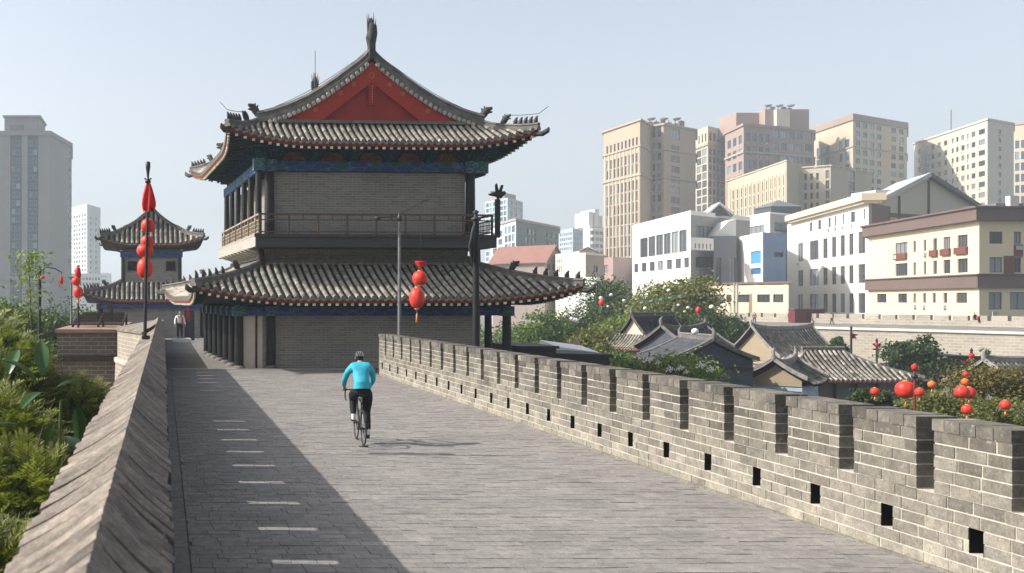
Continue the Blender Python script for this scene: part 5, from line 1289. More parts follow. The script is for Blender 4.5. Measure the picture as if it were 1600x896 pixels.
lantern('round red lantern upper of two hanging in front of the big tower', (PX(656, d2), d2, PZ(435, d2)), .24, 1.0, cord=PZ(420, d2) - PZ(435, d2), tassel=0, group='lanterns hanging in front of the tower')
lantern('oval orange red lantern with a tassel hanging low before the big tower', (PX(651.5, d2), d2, PZ(466, d2)), .25, 1.35, cord=.05, tassel=.45, group='lanterns hanging in front of the tower')
cw = thing('hanging_cord', 'thin cord with a red funnel cap above the two lanterns before the tower', 'cord', (PX(657, d2), d2, PZ(424, d2)))
m = MB(); m.tube([(0, 0, 0), (8.58 - PX(657, d2), 0, lz - PZ(424, d2))], .007, 4); m.build('cord', M_iron, cw)
m = MB(); m.lathe([(.02, .05), (.05, .12), (.19, .30), (.185, .33), (.04, .2), (0, .1)], (0, 0, 0), 14); m.build('funnel_cap', M_lanternred, cw)
d = 28.0
po = thing('banner_pole', 'thick black pole with a furled banner in front of the tower corner', 'pole', (8.55, d, -.5))
zt = PZ(345, d) + .5
m = MB(); m.tube([(0, 0, 0), (0, 0, zt)], [.10, .085], 12); m.build('pole', M_black, po)
m = MB(); m.lathe([(.085, 0), (.14, .02), (.14, .06), (.06, .1), (.05, .18), (.09, .24), (0, .3)], (0, 0, zt), 10); m.build('finial', M_iron, po)
m = MB(); m.grid(lambda u, v: (-.02 - (.10 + .05 * math.sin(v * 5)) * math.sin(u * math.pi) - .08 * v, -.10 - .06 * math.cos(u * math.pi), zt - .15 - 1.0 * v), 8, 10, 0, .5); m.tube([(-.05, -.1, zt - .1), (-.2, -.12, zt - .7), (-.13, -.12, zt - 1.25)], [.03, .05, .02], 8); m.build('furled_banner', M_black, po)
m = MB(); m.box(-.2, .08, -.06, .06, .3, .37); m.build('clamp', M_iron, po)

# lanterns among the trees at the right
d = 46
po = thing('lantern_pole', 'red lantern pole rising between the hipped roof house and the lantern tree', 'pole', (PX(1415, d), d - .55, GZ))
m = MB(); m.tube([(0, 0, 0), (0, 0, PZ(568, d) - GZ)], .045, 8); m.build('shaft', plain('pole_red', (.2, .03, .02)), po)
m = MB(); z = PZ(586, d) - GZ; m.lathe([(.05, z - .15), (.13, z - .1), (.13, z), (.05, z + .1)], (0, 0, 0), 10); m.build('collar', M_iron, po)
lantern('small dark red lantern on top of the lantern pole at the right', (PX(1415, d), d - .55, PZ(573, d)), .13, 1.1, M_lanternred, cord=.03, tassel=0)
lantern('biggest red lantern, on the pole beside the hipped roof house', (PX(1415, d), d, PZ(609, d)), .40, .95, cord=.1, tassel=.4)
for lab, px, py, r, mt, dd in (('small red lantern in front of the hipped roof house, left of the biggest one', 1367, 612, .17, None, 44), ('red lantern touching the right side of the biggest one', 1437, 613, .19, None, 45), ('orange lantern at the top left of the lantern bush', 1456, 601, .16, M_lantern_o, 46), ('orange lantern above the pair of wide red lanterns', 1508, 597, .15, M_lantern_o, 44), ('small red lantern topmost above the pair of wide lanterns', 1509, 585, .11, None, 44),
        ('wide red lantern left of an overlapping pair in the lantern tree', 1503, 613, .27, None, 43), ('wide red lantern right of an overlapping pair in the lantern tree', 1514, 614, .25, None, 43.6), ('red lantern low in the tree just above the battlement', 1511, 640, .19, None, 40), ('red lantern nearest the right edge among the tree branches', 1571, 633, .18, None, 39)):
    lantern(lab, (PX(px, dd), dd, PZ(py, dd)), r, .95, mt, group='lanterns hanging in the trees', cord=.35, tassel=.2)
for lab, px, py0, py1, dd, fl_ in (('dark pole with a red pennant behind the hipped roof', 1330, 515, 552, 88, 1), ('thin dark pole with a red cross piece against the far wall', 1370, 534, 562, 90, 0), ('dark pole with a small red lamp above the black box shed', 1518, 550, 575, 80, 0)):
    po = thing('lamp_pole', lab, 'pole', (PX(px, dd), dd, GZ)); m = MB(); m.tube([(0, 0, 0), (0, 0, PZ(py0, dd) - GZ)], .09, 7); m.build('pole', M_iron, po)
    z = PZ(py0, dd) - GZ
    m = MB()
    if fl_: m.extr([(0, 0, z - .3), (.6, 0, z - .45), (.35, 0, z - .6), (.5, 0, z - .8), (0, 0, z - .8)], (0, .04, 0))
    else: m.ball((0, 0, z - .3), (.22, .22, .2), 8); m.box(-.35, .35, -.04, .04, z - .75, z - .6)
    m.build('pennant' if fl_ else 'lamp_head', M_lanternred, po)
    m = MB(); m.lathe([(.05, 0), (.12, .1), (0, .35)], (0, 0, z), 8); m.build('finial', M_iron, po)

# ================================================================== TREES
def leafcloud(name, mat, C, NRM, SZ, TN, asp=.45, seed=0):
    rs = np.random.RandomState(seed); n = len(C)
    a = rs.normal(size=(n, 3)); a -= NRM * (a * NRM).sum(1, keepdims=True); a /= np.linalg.norm(a, axis=1, keepdims=True) + 1e-9
    b = np.cross(NRM, a); L = SZ[:, None]; W = L * asp
    V = np.empty((n, 4, 3)); V[:, 0] = C - a * L / 2; V[:, 1] = C + b * W / 2 + NRM * L * .08; V[:, 2] = C + a * L / 2; V[:, 3] = C - b * W / 2 + NRM * L * .08
    return quads(name, mat, V, TN)
def quads(name, mat, V, TN):
    n = len(V); me = bpy.data.meshes.new(name); me.vertices.add(4 * n); me.vertices.foreach_set('co', V.reshape(-1).astype(np.float32))
    me.loops.add(4 * n); me.loops.foreach_set('vertex_index', np.arange(4 * n, dtype=np.int32)); me.polygons.add(n)
    me.polygons.foreach_set('loop_start', np.arange(0, 4 * n, 4, dtype=np.int32))
    me.materials.append(mat); at = me.attributes.new('tone', 'FLOAT', 'FACE'); at.data.foreach_set('value', np.clip(TN, 0, 1).astype(np.float32)); me.update(calc_edges=True); return me
def crown_mesh(name, mat, rx, ry, rz, z, ncl, nl, lsz, seed, rc=.28, gap=.15, asp=.5):
    """leaf clumps through the crown's volume, most near its surface, uneven outline"""
    rs = np.random.RandomState(seed); Cs, Ns, Ss, Ts = [], [], [], []
    lobes = [(rs.uniform(-.5, .5), rs.uniform(-.5, .5), rs.uniform(-.5, .5), rs.uniform(.4, .62)) for _ in range(9)] + [(0, 0, 0, .7), (0, 0, .35, .55)]
    for _ in range(ncl):
        lx_, ly_, lz_, lr = lobes[rs.randint(len(lobes))]
        v = rs.normal(size=3); v /= np.linalg.norm(v); rr = lr * rs.uniform(.45, 1.08) ** .6
        c = np.array([(lx_ + v[0] * rr) * rx, (ly_ + v[1] * rr) * ry, z + (lz_ + v[2] * rr * .9) * rz])
        k = int(nl * rs.uniform(.5, 1.5)); q = rc * rs.uniform(.6, 1.4)
        P_ = rs.normal(size=(k, 3)) * np.array([q, q, q * .6]) * min(rx, ry) * .5 + c
        N_ = rs.normal(size=(k, 3)) * .8 + v * .6 + np.array([0, 0, .5]); N_ /= np.linalg.norm(N_, axis=1, keepdims=True)
        Cs.append(P_); Ns.append(N_); Ss.append(lsz * rs.uniform(.6, 1.3, k)); Ts.append(np.clip(rs.normal(rs.uniform(.15, .85), .18, k), 0, 1))
    return leafcloud(name, mat, np.concatenate(Cs), np.concatenate(Ns), np.concatenate(Ss), np.concatenate(Ts), asp, seed)
def trunk_mb(h, r, rx, seed, spread=.6, base=0.0):
    q = random.Random(seed); m = MB(); top = Vector((q.uniform(-.3, .3), q.uniform(-.3, .3), h))
    mid = Vector((q.uniform(-.2, .2), q.uniform(-.2, .2), h * .5)); m.tube([(0, 0, base), mid, top], [r, r * .75, r * .3], 8)
    for k in range(7):
        a = k * 2.4 + q.random(); s_ = mid.lerp(top, q.uniform(0, .8)); e = s_ + Vector((math.cos(a) * rx * spread, math.sin(a) * rx * spread, h * .22 * q.uniform(.7, 1.3)))
        m.tube([s_, s_.lerp(e, .5) + Vector((0, 0, .2)), e], [r * .4, r * .25, r * .08], 6)
    return m
M_bark = plain('bark', (.10, .075, .055), (.06, .045, .035), 5, .95, .4, .02, 10)
Lg = {
    'dark': leafm('leaves_dark_green', (.022, .042, .014), (.07, .11, .03)),
    'olive': leafm('leaves_olive', (.07, .085, .02), (.21, .21, .05)),
    'mid': leafm('leaves_mid_green', (.04, .075, .018), (.13, .19, .04)),
    'light': leafm('leaves_yellow_green', (.08, .12, .025), (.24, .30, .07)),
    'rust': leafm('leaves_autumn', (.055, .06, .015), (.20, .15, .035)),
}
TP = {}
def proto(kind, mat, seed, **kw):
    key = (kind, seed)
    if key not in TP: TP[key] = crown_mesh('crown', mat, **kw)
    return TP[key]
def tree(label, px, pytop, d, wpx, kind, seed=1, hpx=None, crown_h=None, lsz=.30, cat='tree', name='tree', ncl=420, nl=44, asp=.6, group=None):
    x = PX(px, d); zt_ = PZ(pytop, d); rx = wpx * d / F / 2; ch = (hpx * d / F / 2) if hpx else rx * .9; h = zt_ - GZ
    o = thing(name, label, cat, (x, d, GZ), 0, group)
    me = crown_mesh('crown', Lg[kind], rx, rx, ch, h - ch * 1.05, ncl, nl, lsz, seed, asp=asp)
    link('crown', me, o); trunk_mb(h - ch, .06 * rx + .12, rx, seed).build('trunk', M_bark, o); return o
tree('light green tree close behind the lower roof right corner', 848, 470, 96, 120, 'mid', 1, 150)
tree('dark green tree behind the pink umbrella', 900, 455, 112, 140, 'dark', 2, 190, ncl=600)
tree('tallest dark tree below the white block, left of the olive crown', 962, 418, 130, 130, 'dark', 3, 210, lsz=.4, ncl=700)
tree('broad olive yellow crown in front of the white block', 1050, 424, 112, 150, 'olive', 4, 170, lsz=.36, ncl=700)
tree('mid green bushy tree left of the pavilion', 930, 495, 88, 120, 'olive', 5, 150)
tree('bright green tree right behind the pale gable of the pavilion', 985, 476, 98, 100, 'light', 6, 150)
tree('dark shaggy tree behind the slate house, beside the far wall end', 1112, 470, 104, 80, 'dark', 7, 130)
tree('dark green tree at the left end of the far wall', 1150, 487, 120, 60, 'dark', 17, 80)
tree('yellow green shrubby tree under the tower columns', 838, 530, 80, 80, 'light', 8, 90)
tree('low green tree between the sheds and the pavilion', 950, 545, 70, 90, 'mid', 9, 90, lsz=.22)
tree('round leafed dark green tree before the far wall, left of the black shed', 1424, 521, 84, 78, 'dark', 10, 105, lsz=.3, ncl=300)
tree('dark conifer like shrub behind the hipped roof ridge', 1308, 523, 93, 36, 'dark', 11, 60)
tree('leafy tree filled with lanterns at the lower right', 1578, 562, 50, 150, 'rust', 12, 95, lsz=.17, ncl=420, nl=30)
tree('green lantern bush just above the battlement beside the biggest lantern', 1466, 604, 50, 100, 'olive', 13, 60, lsz=.15, ncl=300, nl=36)
tree('low green tree behind the last merlons at the right edge', 1575, 622, 44, 120, 'olive', 19, 60, lsz=.14, ncl=320, nl=36)
tree('small dark bush under the small red lantern by the hipped roof house', 1358, 607, 46, 50, 'dark', 14, 36, lsz=.14)
tree('flowering green bush above the battlement before the slate house', 1040, 552, 50, 155, 'light', 15, 70, lsz=.16, ncl=420, nl=34, cat='bush', name='bush')
tree('low green bush at the left end of the flowering one', 985, 565, 50, 60, 'mid', 16, 60, lsz=.16, cat='bush', name='bush')
for i, (px, py, dd, w_, lab) in enumerate(((1137, 503, 108, 14, 'slim black cypress left of a close pair'), (1150, 499, 107, 15, 'slim black cypress in the middle of a close row'), (1163, 504, 106, 13, 'slim black cypress nearest the steep striped roof'), (1539, 543, 104, 16, 'pointed dark cypress above the black shed, the taller one'), (1552, 548, 104, 10, 'pointed dark cypress above the black shed, the shorter one'))):
    tree(lab, px, py, dd, w_ * 1.6, 'dark', 30 + i, 60, lsz=.22, ncl=70, nl=30, cat='cypress', name='cypress', group='dark cypresses')
for i in range(16):
    px = 800 + i * 26 + rnd.uniform(-8, 8)
M_blossom = plain('white_petals', (.8, .78, .74), None, 4, .7)
gl = None
for i, (px, py, dd, r) in enumerate(((939, 466, 84, .16), (955, 461, 90, .14), (950, 479, 84, .1), (975, 470, 86, .13), (1008, 482, 86, .15), (1045, 454, 88, .15), (1060, 477, 84, .12), (1075, 481, 84, .14), (1070, 487, 84, .11), (1112, 480, 92, .22), (1132, 477, 95, .2), (897, 500, 80, .18), (900, 501, 80, .2), (893, 498, 80, .14), (1023, 492, 86, .1), (1086, 518, 60, .2))):
    if gl is None:
        gl = thing('paper_globe', 'small white paper globe hanging among the tree crowns', 'paper lantern', (PX(px, dd), dd, PZ(py, dd)), 0, 'white paper globes in the trees')
        m = MB(); m.ball((0, 0, 0), (1, 1, .9), 12); m.build('globe', M_white, gl); m = MB(); m.tube([(0, 0, .88), (0, 0, 2.2)], .03, 4); m.build('cord', M_iron, gl); gl.scale = (r,) * 3
    else: dup(gl, (PX(px, dd), dd, PZ(py, dd)), 0, scale=r)
lantern('red and white lantern hanging among the dark trees behind the roof corner', (PX(940, 82), 82, PZ(473, 82)), .22, 1.2, cord=.4, tassel=.2)
lantern('small red lantern right of the green streamer', (PX(1091, 86), 86, PZ(485, 86)), .2, 1.3, cord=.5, tassel=.2)
o = thing('streamer', 'thin green and white streamer stretched across the olive crown', 'streamer', (PX(1000, 84), 84, PZ(474, 84)))
m = MB(); p0 = Vector((0, 0, 0)); p1 = Vector((PX(1069, 84) - PX(1000, 84), 0, PZ(461, 84) - PZ(474, 84)))
for k in range(14): m.bar(p0.lerp(p1, k / 14) + Vector((0, 0, .05 * math.sin(k * 2))), p0.lerp(p1, (k + .92) / 14) + Vector((0, 0, .05 * math.sin(k * 2 + 1))), .03, .11, k % 3 == 0)
m.build('ribbon', [plain('streamer_green', (.10, .42, .28)), M_white], o)
o = thing('umbrella', 'small pink umbrella held up among the trees', 'umbrella', (PX(881, 78), 78, PZ(530, 78)))
m = MB(); m.lathe([(0, .5), (.35, .42), (.75, .12), (.98, -.08)], (0, 0, .55), 12, rib=.03); m.build('canopy', plain('pink_cloth', (.75, .22, .38), (.7, .35, .45), 3), o, rotz=0).rotation_euler = (R(14), R(160), 0)
m = MB(); m.tube([(0, 0, -.8), (0, 0, .6)], .03, 5); m.build('shaft', M_iron, o)
# white flowers on the bush
fb = None
for i, (px, py) in enumerate(((1012, 563), (1004, 558), (1028, 567), (1046, 578), (1060, 577), (1064, 575), (1095, 572), (1018, 560), (1072, 582), (1110, 578), (996, 556), (1500, 605), (1478, 612), (1484, 619), (1560, 640), (1590, 645), (1545, 622))):
    dd = 47.5 if px < 1200 else 43; rr = .09 if i % 3 else .13
    if fb is None:
        fb = link('blossom_cluster', None, None, (PX(px, dd), dd, PZ(py, dd)), 0, label='cluster of white flowers showing among green leaves beyond the battlement', category='flowers', group='white flower clusters'); m = MB()
        for k in range(26):
            v = Vector((rnd.gauss(0, .5), rnd.gauss(0, .4), rnd.gauss(0, .35))); a = rnd.random() * 6
            for j in range(5):
                b_ = a + j * 1.256; m.add([v, v + Vector((math.cos(b_), -.3, math.sin(b_))) * .16, v + Vector((math.cos(b_ + .6), -.2, math.sin(b_ + .6))) * .24, v + Vector((math.cos(b_ + 1.2), -.3, math.sin(b_ + 1.2))) * .16], [(0, 1, 2, 3)])
        m.build('petals', M_blossom, fb); m = MB(); m.tube([(0, .1, -1.6), (0, 0, 0)], .03, 4); m.build('stem', M_bark, fb); fb.scale = (rr * 1.5,) * 3
    else: dup(fb, (PX(px, dd), dd, PZ(py, dd)), rnd.random() * .6, scale=rr * 1.5)
# tree masses further off and on the left
g = crown_mesh('distant_treetops', Lg['mid'], 30, 14, 4.5, 0, 900, 24, .55, 55, rc=.16)
link('distant_treetops', g, None, (PX(880, 150), 152, GZ + 4.5), 0, kind='stuff', label='far tree mass below the red roofed houses', category='treetops')
g = crown_mesh('distant_treetops', Lg['dark'], 26, 22, 6, 0, 900, 24, .5, 56, rc=.14)
link('distant_treetops', g, None, (PX(60, 120), 125, GZ + 6), 0, kind='stuff', label='hazy dark tree mass at the foot of the grey tower block', category='treetops')
g = crown_mesh('ground_cover', Lg['mid'], 34, 26, 1.6, 0, 1500, 22, .5, 57, rc=.1)
link('ground_cover', g, None, (52, 84, GZ + 1.5), 0, kind='stuff', label='green undergrowth between the low houses', category='undergrowth')
tree('dark hazy tree behind the curved arm lamp', 70, 470, 60, 110, 'dark', 21, 190, lsz=.26, ncl=420)
tree('dark tree left of the bastion with drooping leaves', 92, 520, 44, 90, 'dark', 22, 180, lsz=.2, ncl=360)
tree('grey green tree far left behind the feathery ones', 5, 455, 50, 150, 'mid', 23, 170, lsz=.22, ncl=400)
tree('dull green tree behind the bastion canopy', 150, 478, 110, 90, 'mid', 24, 120, lsz=.34)

# ---- near feathery trees just outside the tall parapet
def frond_crown(seed, rx, rz, nfr, mat):
    rs = np.random.RandomState(seed); V = []; T = []
    for i in range(nfr):
        v = rs.normal(size=3); v /= np.linalg.norm(v); v[2] = v[2] * .8 + .15
        rr = rs.uniform(.35, 1.0) ** .5
        base = v * rr * np.array([rx, rx, rz]) * .8; dr = v * .7 + rs.normal(size=3) * .45 + np.array([0, 0, .35]); dr /= np.linalg.norm(dr)
        L = rs.uniform(.35, .7); sd = np.cross(dr, [0, 0, 1]); sd /= np.linalg.norm(sd) + 1e-6; up = np.cross(sd, dr)
        tn = rs.uniform(.0, .75) + .25 * (rr > .8); n = 11
        for k in range(n):
            f = (k + 1) / n; c = base + dr * L * f + np.array([0, 0, -.28 * L * f * f]); ll = L * .34 * (1 - .65 * f) + .03
            for s_ in (-1, 1):
                d_ = sd * s_ * .85 + dr * .6 + up * rs.uniform(-.25, .25); d_ /= np.linalg.norm(d_); w_ = (np.cross(d_, up) + rs.normal(size=3) * .25) * .011
                V.append([c, c + d_ * ll * .5 + w_, c + d_ * ll, c + d_ * ll * .5 - w_]); T.append(np.clip(tn + rs.normal() * .15, 0, 1))
        V.append([base, base + dr * L * .5 + sd * .006, base + dr * L, base + dr * L * .5 - sd * .006]); T.append(.3)
    return quads('crown', mat, np.array(V), np.array(T))
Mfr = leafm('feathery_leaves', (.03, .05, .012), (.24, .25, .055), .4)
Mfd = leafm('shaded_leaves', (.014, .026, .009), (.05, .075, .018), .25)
fc = [frond_crown(101, 1.6, 1.7, 1500, Mfr), frond_crown(102, 1.6, 1.7, 1500, Mfr)]
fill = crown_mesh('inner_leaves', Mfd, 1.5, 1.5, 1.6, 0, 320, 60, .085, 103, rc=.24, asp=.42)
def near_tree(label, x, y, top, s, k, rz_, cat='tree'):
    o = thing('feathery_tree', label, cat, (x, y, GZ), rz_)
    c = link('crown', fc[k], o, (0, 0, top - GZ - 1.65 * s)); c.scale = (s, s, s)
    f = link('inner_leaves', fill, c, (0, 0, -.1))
    trunk_mb(top - GZ - 1.2 * s, .14 * s, 1.2 * s, k + 40).build('trunk', M_bark, o); return o
near_tree('feathery yellow green tree standing close before the bastion', -3.75, 21.5, 2.2, 1.15, 0, 0)
near_tree('tall feathery tree at the left edge against the grey tower block', -4.6, 22.5, 2.9, 1.35, 1, 1)
near_tree('feathery tree with drooping fronds midway down the left edge', -2.75, 14.6, 1.75, .95, 0, 2)
near_tree('dark leaved tree pressed against the coping low on the left', -1.95, 9.3, .95, .72, 1, 3)
near_tree('nearest dark feathery tree in the bottom left corner', -1.95, 6.2, .55, .62, 0, 4)
near_tree('small feathery tree under the broad leaves beside the coping', -2.0, 13.0, 1.1, .85, 1, 5)
near_tree('low bright shrubby tree at the foot of the pale parapet shoulder', -1.95, 22.0, 1.25, .75, 0, 6)
near_tree('leafy tree at the left edge behind the nearest ones', -3.6, 11.5, 1.1, 1.0, 0, 7)
near_tree('shaded tree filling the gap between bastion and coping', -2.4, 18.0, .1, .9, 1, 8)
near_tree('far left leafy tree seen between the taller feathery ones', -5.0, 17.0, 1.8, 1.3, 0, 9)
# tall thin sprig
o = thing('sapling', 'thin wispy sapling rising in front of the grey tower block', 'sapling', (PX(48, 24), 24, GZ))
m = MB(); h = PZ(392, 24) - GZ; m.tube([(0, 0, 0), (.1, 0, h * .7), (-.05, 0, h)], [.06, .03, .008], 6)
for k in range(9):
    z = h - .15 - k * .16; a = k * 2.3; m.tube([(0, 0, z), (math.cos(a) * .3, math.sin(a) * .3, z + .15)], [.008, .003], 4)
m.build('stem', M_bark, o)
rs = np.random.RandomState(9); n = 420; C_ = np.stack([rs.normal(0, .22, n), rs.normal(0, .22, n), h - np.abs(rs.normal(0, .75, n))], 1); N_ = rs.normal(size=(n, 3)); N_ /= np.linalg.norm(N_, axis=1, keepdims=True)
link('leaves', leafcloud('leaves', Lg['light'], C_, N_, rs.uniform(.08, .16, n), rs.uniform(.3, 1, n), .4, 3), o)
# broad-leaved plant
o = thing('broad_leaved_plant', 'plant with big glossy banana like leaves beside the coping', 'plant', (-1.32, 13.2, GZ)); o.scale = (1, 1, 1.09)
m = MB(); m.tube([(0, 0, 0), (-.1, 0, 6), (0, 0, 9.6)], [.035, .03, .02], 8); m.build('stem', Lg['mid'], o)
Mbl = leafm('broad_leaf', (.015, .04, .012), (.04, .09, .022), .25, .35)
for k, (x, y, z, yaw, L, pit, tn) in enumerate(((-.05, 0, 9.75, 20, .55, 8, .2), (.18, .3, 9.5, 75, .5, -78, .15), (-.25, .1, 9.9, 100, .5, 60, .9), (-.3, -.1, 9.8, 170, .6, 35, .6), (-.5, 0, 9.5, 60, .5, 25, .8), (.1, -.3, 9.2, -60, .5, -20, .1), (-.4, -.4, 9.3, 200, .5, 10, .3), (-.1, .2, 9.3, 130, .45, -50, .2), (-.7, .2, 9.9, 80, .5, 40, 1))):
    m = MB(); Mx = Matrix.Translation((x, y, z)) @ Euler((0, -R(pit), R(yaw))).to_matrix().to_4x4()
    def lf_(u, v):
        w_ = .22 * L * math.sin(math.pi * min(1, .04 + v * .96)) ** .8 * (1 - .25 * v); s_ = (u - .5) * 2
        return Mx @ Vector((v * L, s_ * w_, .25 * L * (v - v * v) - .12 * L * v * v + abs(s_) * w_ * .35))
    m.grid(lf_, 6, 10, 0, tn); m.build('leaf', Mbl, o)

# ================================================================== PEOPLE AND THE BICYCLE
def skin(name, verts, edges, radii, mat, parent=None, sub=2, rootv=0, M=None):
    me = bpy.data.meshes.new(name + '_cage'); me.from_pydata([tuple(v) for v in verts], edges, []); ob = bpy.data.objects.new(name, me); COL.objects.link(ob)
    md = ob.modifiers.new('Skin', 'SKIN')
    if not me.skin_vertices: raise RuntimeError('no skin layer')
    for i, r_ in enumerate(radii):
        r2 = r_ if isinstance(r_, tuple) else (r_, r_); me.skin_vertices[0].data[i].radius = r2; me.skin_vertices[0].data[i].use_root = (i == rootv)
    md.use_smooth_shade = True; s_ = ob.modifiers.new('Sub', 'SUBSURF'); s_.levels = s_.render_levels = sub
    bpy.context.view_layer.update(); dg = bpy.context.evaluated_depsgraph_get(); nm = bpy.data.meshes.new_from_object(ob.evaluated_get(dg))
    bpy.data.objects.remove(ob); bpy.data.meshes.remove(me); nm.name = name; nm.materials.clear(); nm.materials.append(mat)
    for p in nm.polygons: p.use_smooth = True
    at = nm.attributes.new('tone', 'FLOAT', 'FACE'); at.data.foreach_set('value', np.full(len(nm.polygons), .5, dtype=np.float32))
    return link(name, nm, parent)
def chain(pts, start=0): return [(start + i, start + i + 1) for i in range(len(pts) - 1)]
M_skin = plain('skin_tone', (.42, .25, .17), (.38, .22, .15), 10, .6, .1)
M_jack = plain('turquoise_jersey', (.035, .36, .47), (.03, .32, .42), 7, .65, .2, .03, 9)
M_trous = plain('black_trousers', (.006, .006, .007), (.009, .009, .011), 9, .8, .2, .006, 14)
M_shoe = plain('black_shoe', (.012, .012, .013), None, 4, .5)
M_sock = plain('white_sock', (.75, .74, .72), None, 6, .8)
M_hair = plain('black_hair', (.012, .010, .009), None, 20, .6)

BX, BY = PX(568, 19.3), 19.3
BR = -R(3.0)
bike = thing('bicycle', 'black road bicycle with thin wheels ridden away along the walkway', 'bicycle', (BX, BY, 0.004), BR)
def wheel(y):
    wr = .335
    def ringp(r, n=40): return [(0, y + r * math.cos(2 * math.pi * k / n), wr + r * math.sin(2 * math.pi * k / n)) for k in range(n + 1)]
    m = MB(); m.tube(ringp(wr - .012), .0125, 8, caps=False); ty = m
    w_ = MB(); w_.tube(ringp(wr - .034), [.009] * 41, 6, caps=False); wo = w_.build('wheel', plain('alloy_rim', (.03, .03, .03), None, 5, .4, .1), bike)
    ty.build('tyre', plain('tyre_rubber', (.015, .015, .015), None, 8, .8), wo)
    m = MB()
    for k in range(24):
        a = 2 * math.pi * k / 24; sx = .022 if k % 2 else -.022; m.tube([(sx, y + .018 * math.cos(a + .6), wr + .018 * math.sin(a + .6)), (0, y + (wr - .035) * math.cos(a), wr + (wr - .035) * math.sin(a))], .0014, 4, caps=False)
    m.build('spokes', plain('spoke_steel', (.5, .5, .5), None, 5, .3, metal=1), wo)
    m = MB(); m.tube([(-.05, y, wr), (.05, y, wr)], .02, 8); m.build('hub', M_iron, wo)
wheel(0); wheel(1.0)
m = MB(); BBk = (0, .42, .275); ST = (0, .26, .80); HT = (0, .86, .86); HB = (0, .90, .70)
for a, b_, r_ in ((BBk, ST, .016), (BBk, HB, .021), (ST, HT, .016), (HT, HB, .02)): m.tube([a, b_], r_, 8)
for sx in (-1, 1): m.tube([(sx * .02, .40, .28), (sx * .06, 0, .335)], .010, 6); m.tube([(0, .27, .76), (sx * .06, 0, .335)], .009, 6)
m.build('frame', M_black, bike)
m = MB()
m.tube([HB, (0, .93, .60)], .018, 8)
for sx in (-1, 1): m.tube([(0, .93, .62), (sx * .045, .945, .58), (sx * .05, 1.0, .335)], [.014, .014, .008], 6)
m.build('fork', M_black, bike)
m = MB(); m.tube([ST, (0, .235, .93)], .0135, 8); m.build('seat_post', plain('silver_post', (.5, .5, .5), None, 5, .3, metal=.9), bike)
m = MB()
m.grid(lambda u, v: ((.075 * (1 - v) ** .8 + .018) * math.cos(u * math.pi * 2), .12 + .27 * v - .02, .955 + .022 * math.sin(u * math.pi * 2)), 12, 8); m.tube([(-.07, .11, .955), (.07, .11, .955)], .024, 8); m.build('saddle', M_black, bike)
m = MB(); m.tube([HT, (0, .90, .95), (0, .96, .98)], .014, 8)
m.tube([(-.21, .93, .78), (-.215, 1.02, .80), (-.215, 1.05, .90), (-.21, .98, .98), (-.1, .955, .985), (.1, .955, .985), (.21, .98, .98), (.215, 1.05, .90), (.215, 1.02, .80), (.21, .93, .78)], .0135, 8)
for sx in (-1, 1): m.tube([(sx * .212, 1.0, .985), (sx * .212, 1.06, 1.03), (sx * .212, 1.075, .92)], [.016, .014, .006], 6)
m.build('handlebar', M_black, bike)
m = MB(); m.tube([(-.06, .42, .275), (.06, .42, .275)], .018, 8)
m.lathe([(0, -.003), (.09, -.003), (.09, .003), (0, .003)], (0, 0, 0), 24); 
m.build('crank_axle', M_iron, bike); 
m = MB()
ca = R(80)
for sx, s_ in ((-1, 1), (1, -1)):
    e = (sx * .075, .42 + s_ * .17 * math.cos(ca), .275 + s_ * .165 * math.sin(ca)); m.tube([(sx * .06, .42, .275), e], .010, 6); m.box(sx * .13 - .045, sx * .13 + .045, e[1] - .04, e[1] + .04, e[2] - .01, e[2] + .01)
n_ = 20; rg = [(.045, .42 + .09 * math.cos(2 * math.pi * k / n_), .275 + .09 * math.sin(2 * math.pi * k / n_)) for k in range(n_)]; m.extr(rg, (.004, 0, 0)); m.build('crank', M_iron, bike)
m = MB(); m.tube([(.05, .42, .365), (.05, 0, .365)], .005, 5); m.tube([(.05, .42, .185), (.05, 0, .30)], .005, 5); m.tube([(.05, -.02, .30), (.05, .03, .22)], .012, 6); m.build('chain', M_iron, bike)
m = MB(); m.box(-.02, .02, -.018 + .27, .27, .86, .90); m.build('rear_light', plain('rear_light_red', (.4, .02, .02)), bike)

rider = thing('person', 'cyclist in a turquoise long sleeved top, black trousers and helmet riding away', 'person', (BX, BY, 0.004), BR)
LH = (-.24, .98, 1.01); RH = (.215, .99, 1.01)
J = [(0, .17, 1.06), (0, .22, 1.18), (0, .33, 1.34), (0, .42, 1.45), (0, .49, 1.54), (0, .525, 1.59), (0, .555, 1.65),
     (-.15, .40, 1.47), (-.235, .46, 1.38), (-.285, .60, 1.19), (-.26, .84, 1.06), LH,
     (.15, .40, 1.47), (.235, .46, 1.38), (.27, .62, 1.19), (.235, .85, 1.06), RH,
     (-.10, .20, 1.01), (-.135, .42, .93), (-.125, .58, .86), (-.13, .49, .66), (-.135, .375, .515), (-.14, .48, .455), (-.14, .56, .455),
     (.10, .20, 1.0), (.125, .36, .82), (.13, .50, .62), (.13, .42, .42), (.135, .32, .235), (.135, .42, .135), (.135, .50, .125)]
E = [(0, 1), (1, 2), (2, 3), (3, 4), (4, 5), (5, 6), (3, 7), (7, 8), (8, 9), (9, 10), (10, 11), (3, 12), (12, 13), (13, 14), (14, 15), (15, 16), (0, 17), (17, 18), (18, 19), (19, 20), (20, 21), (21, 22), (22, 23), (0, 24), (24, 25), (25, 26), (26, 27), (27, 28), (28, 29), (29, 30)]
Rr = [(.10, .08), (.11, .08), (.14, .10), (.12, .09), .052, .055, .08, .065, .05, .042, .033, .028, .065, .05, .042, .033, .028, .07, .07, .05, .05, .036, .035, .028, .085, .08, .055, .05, .036, .035, .028]
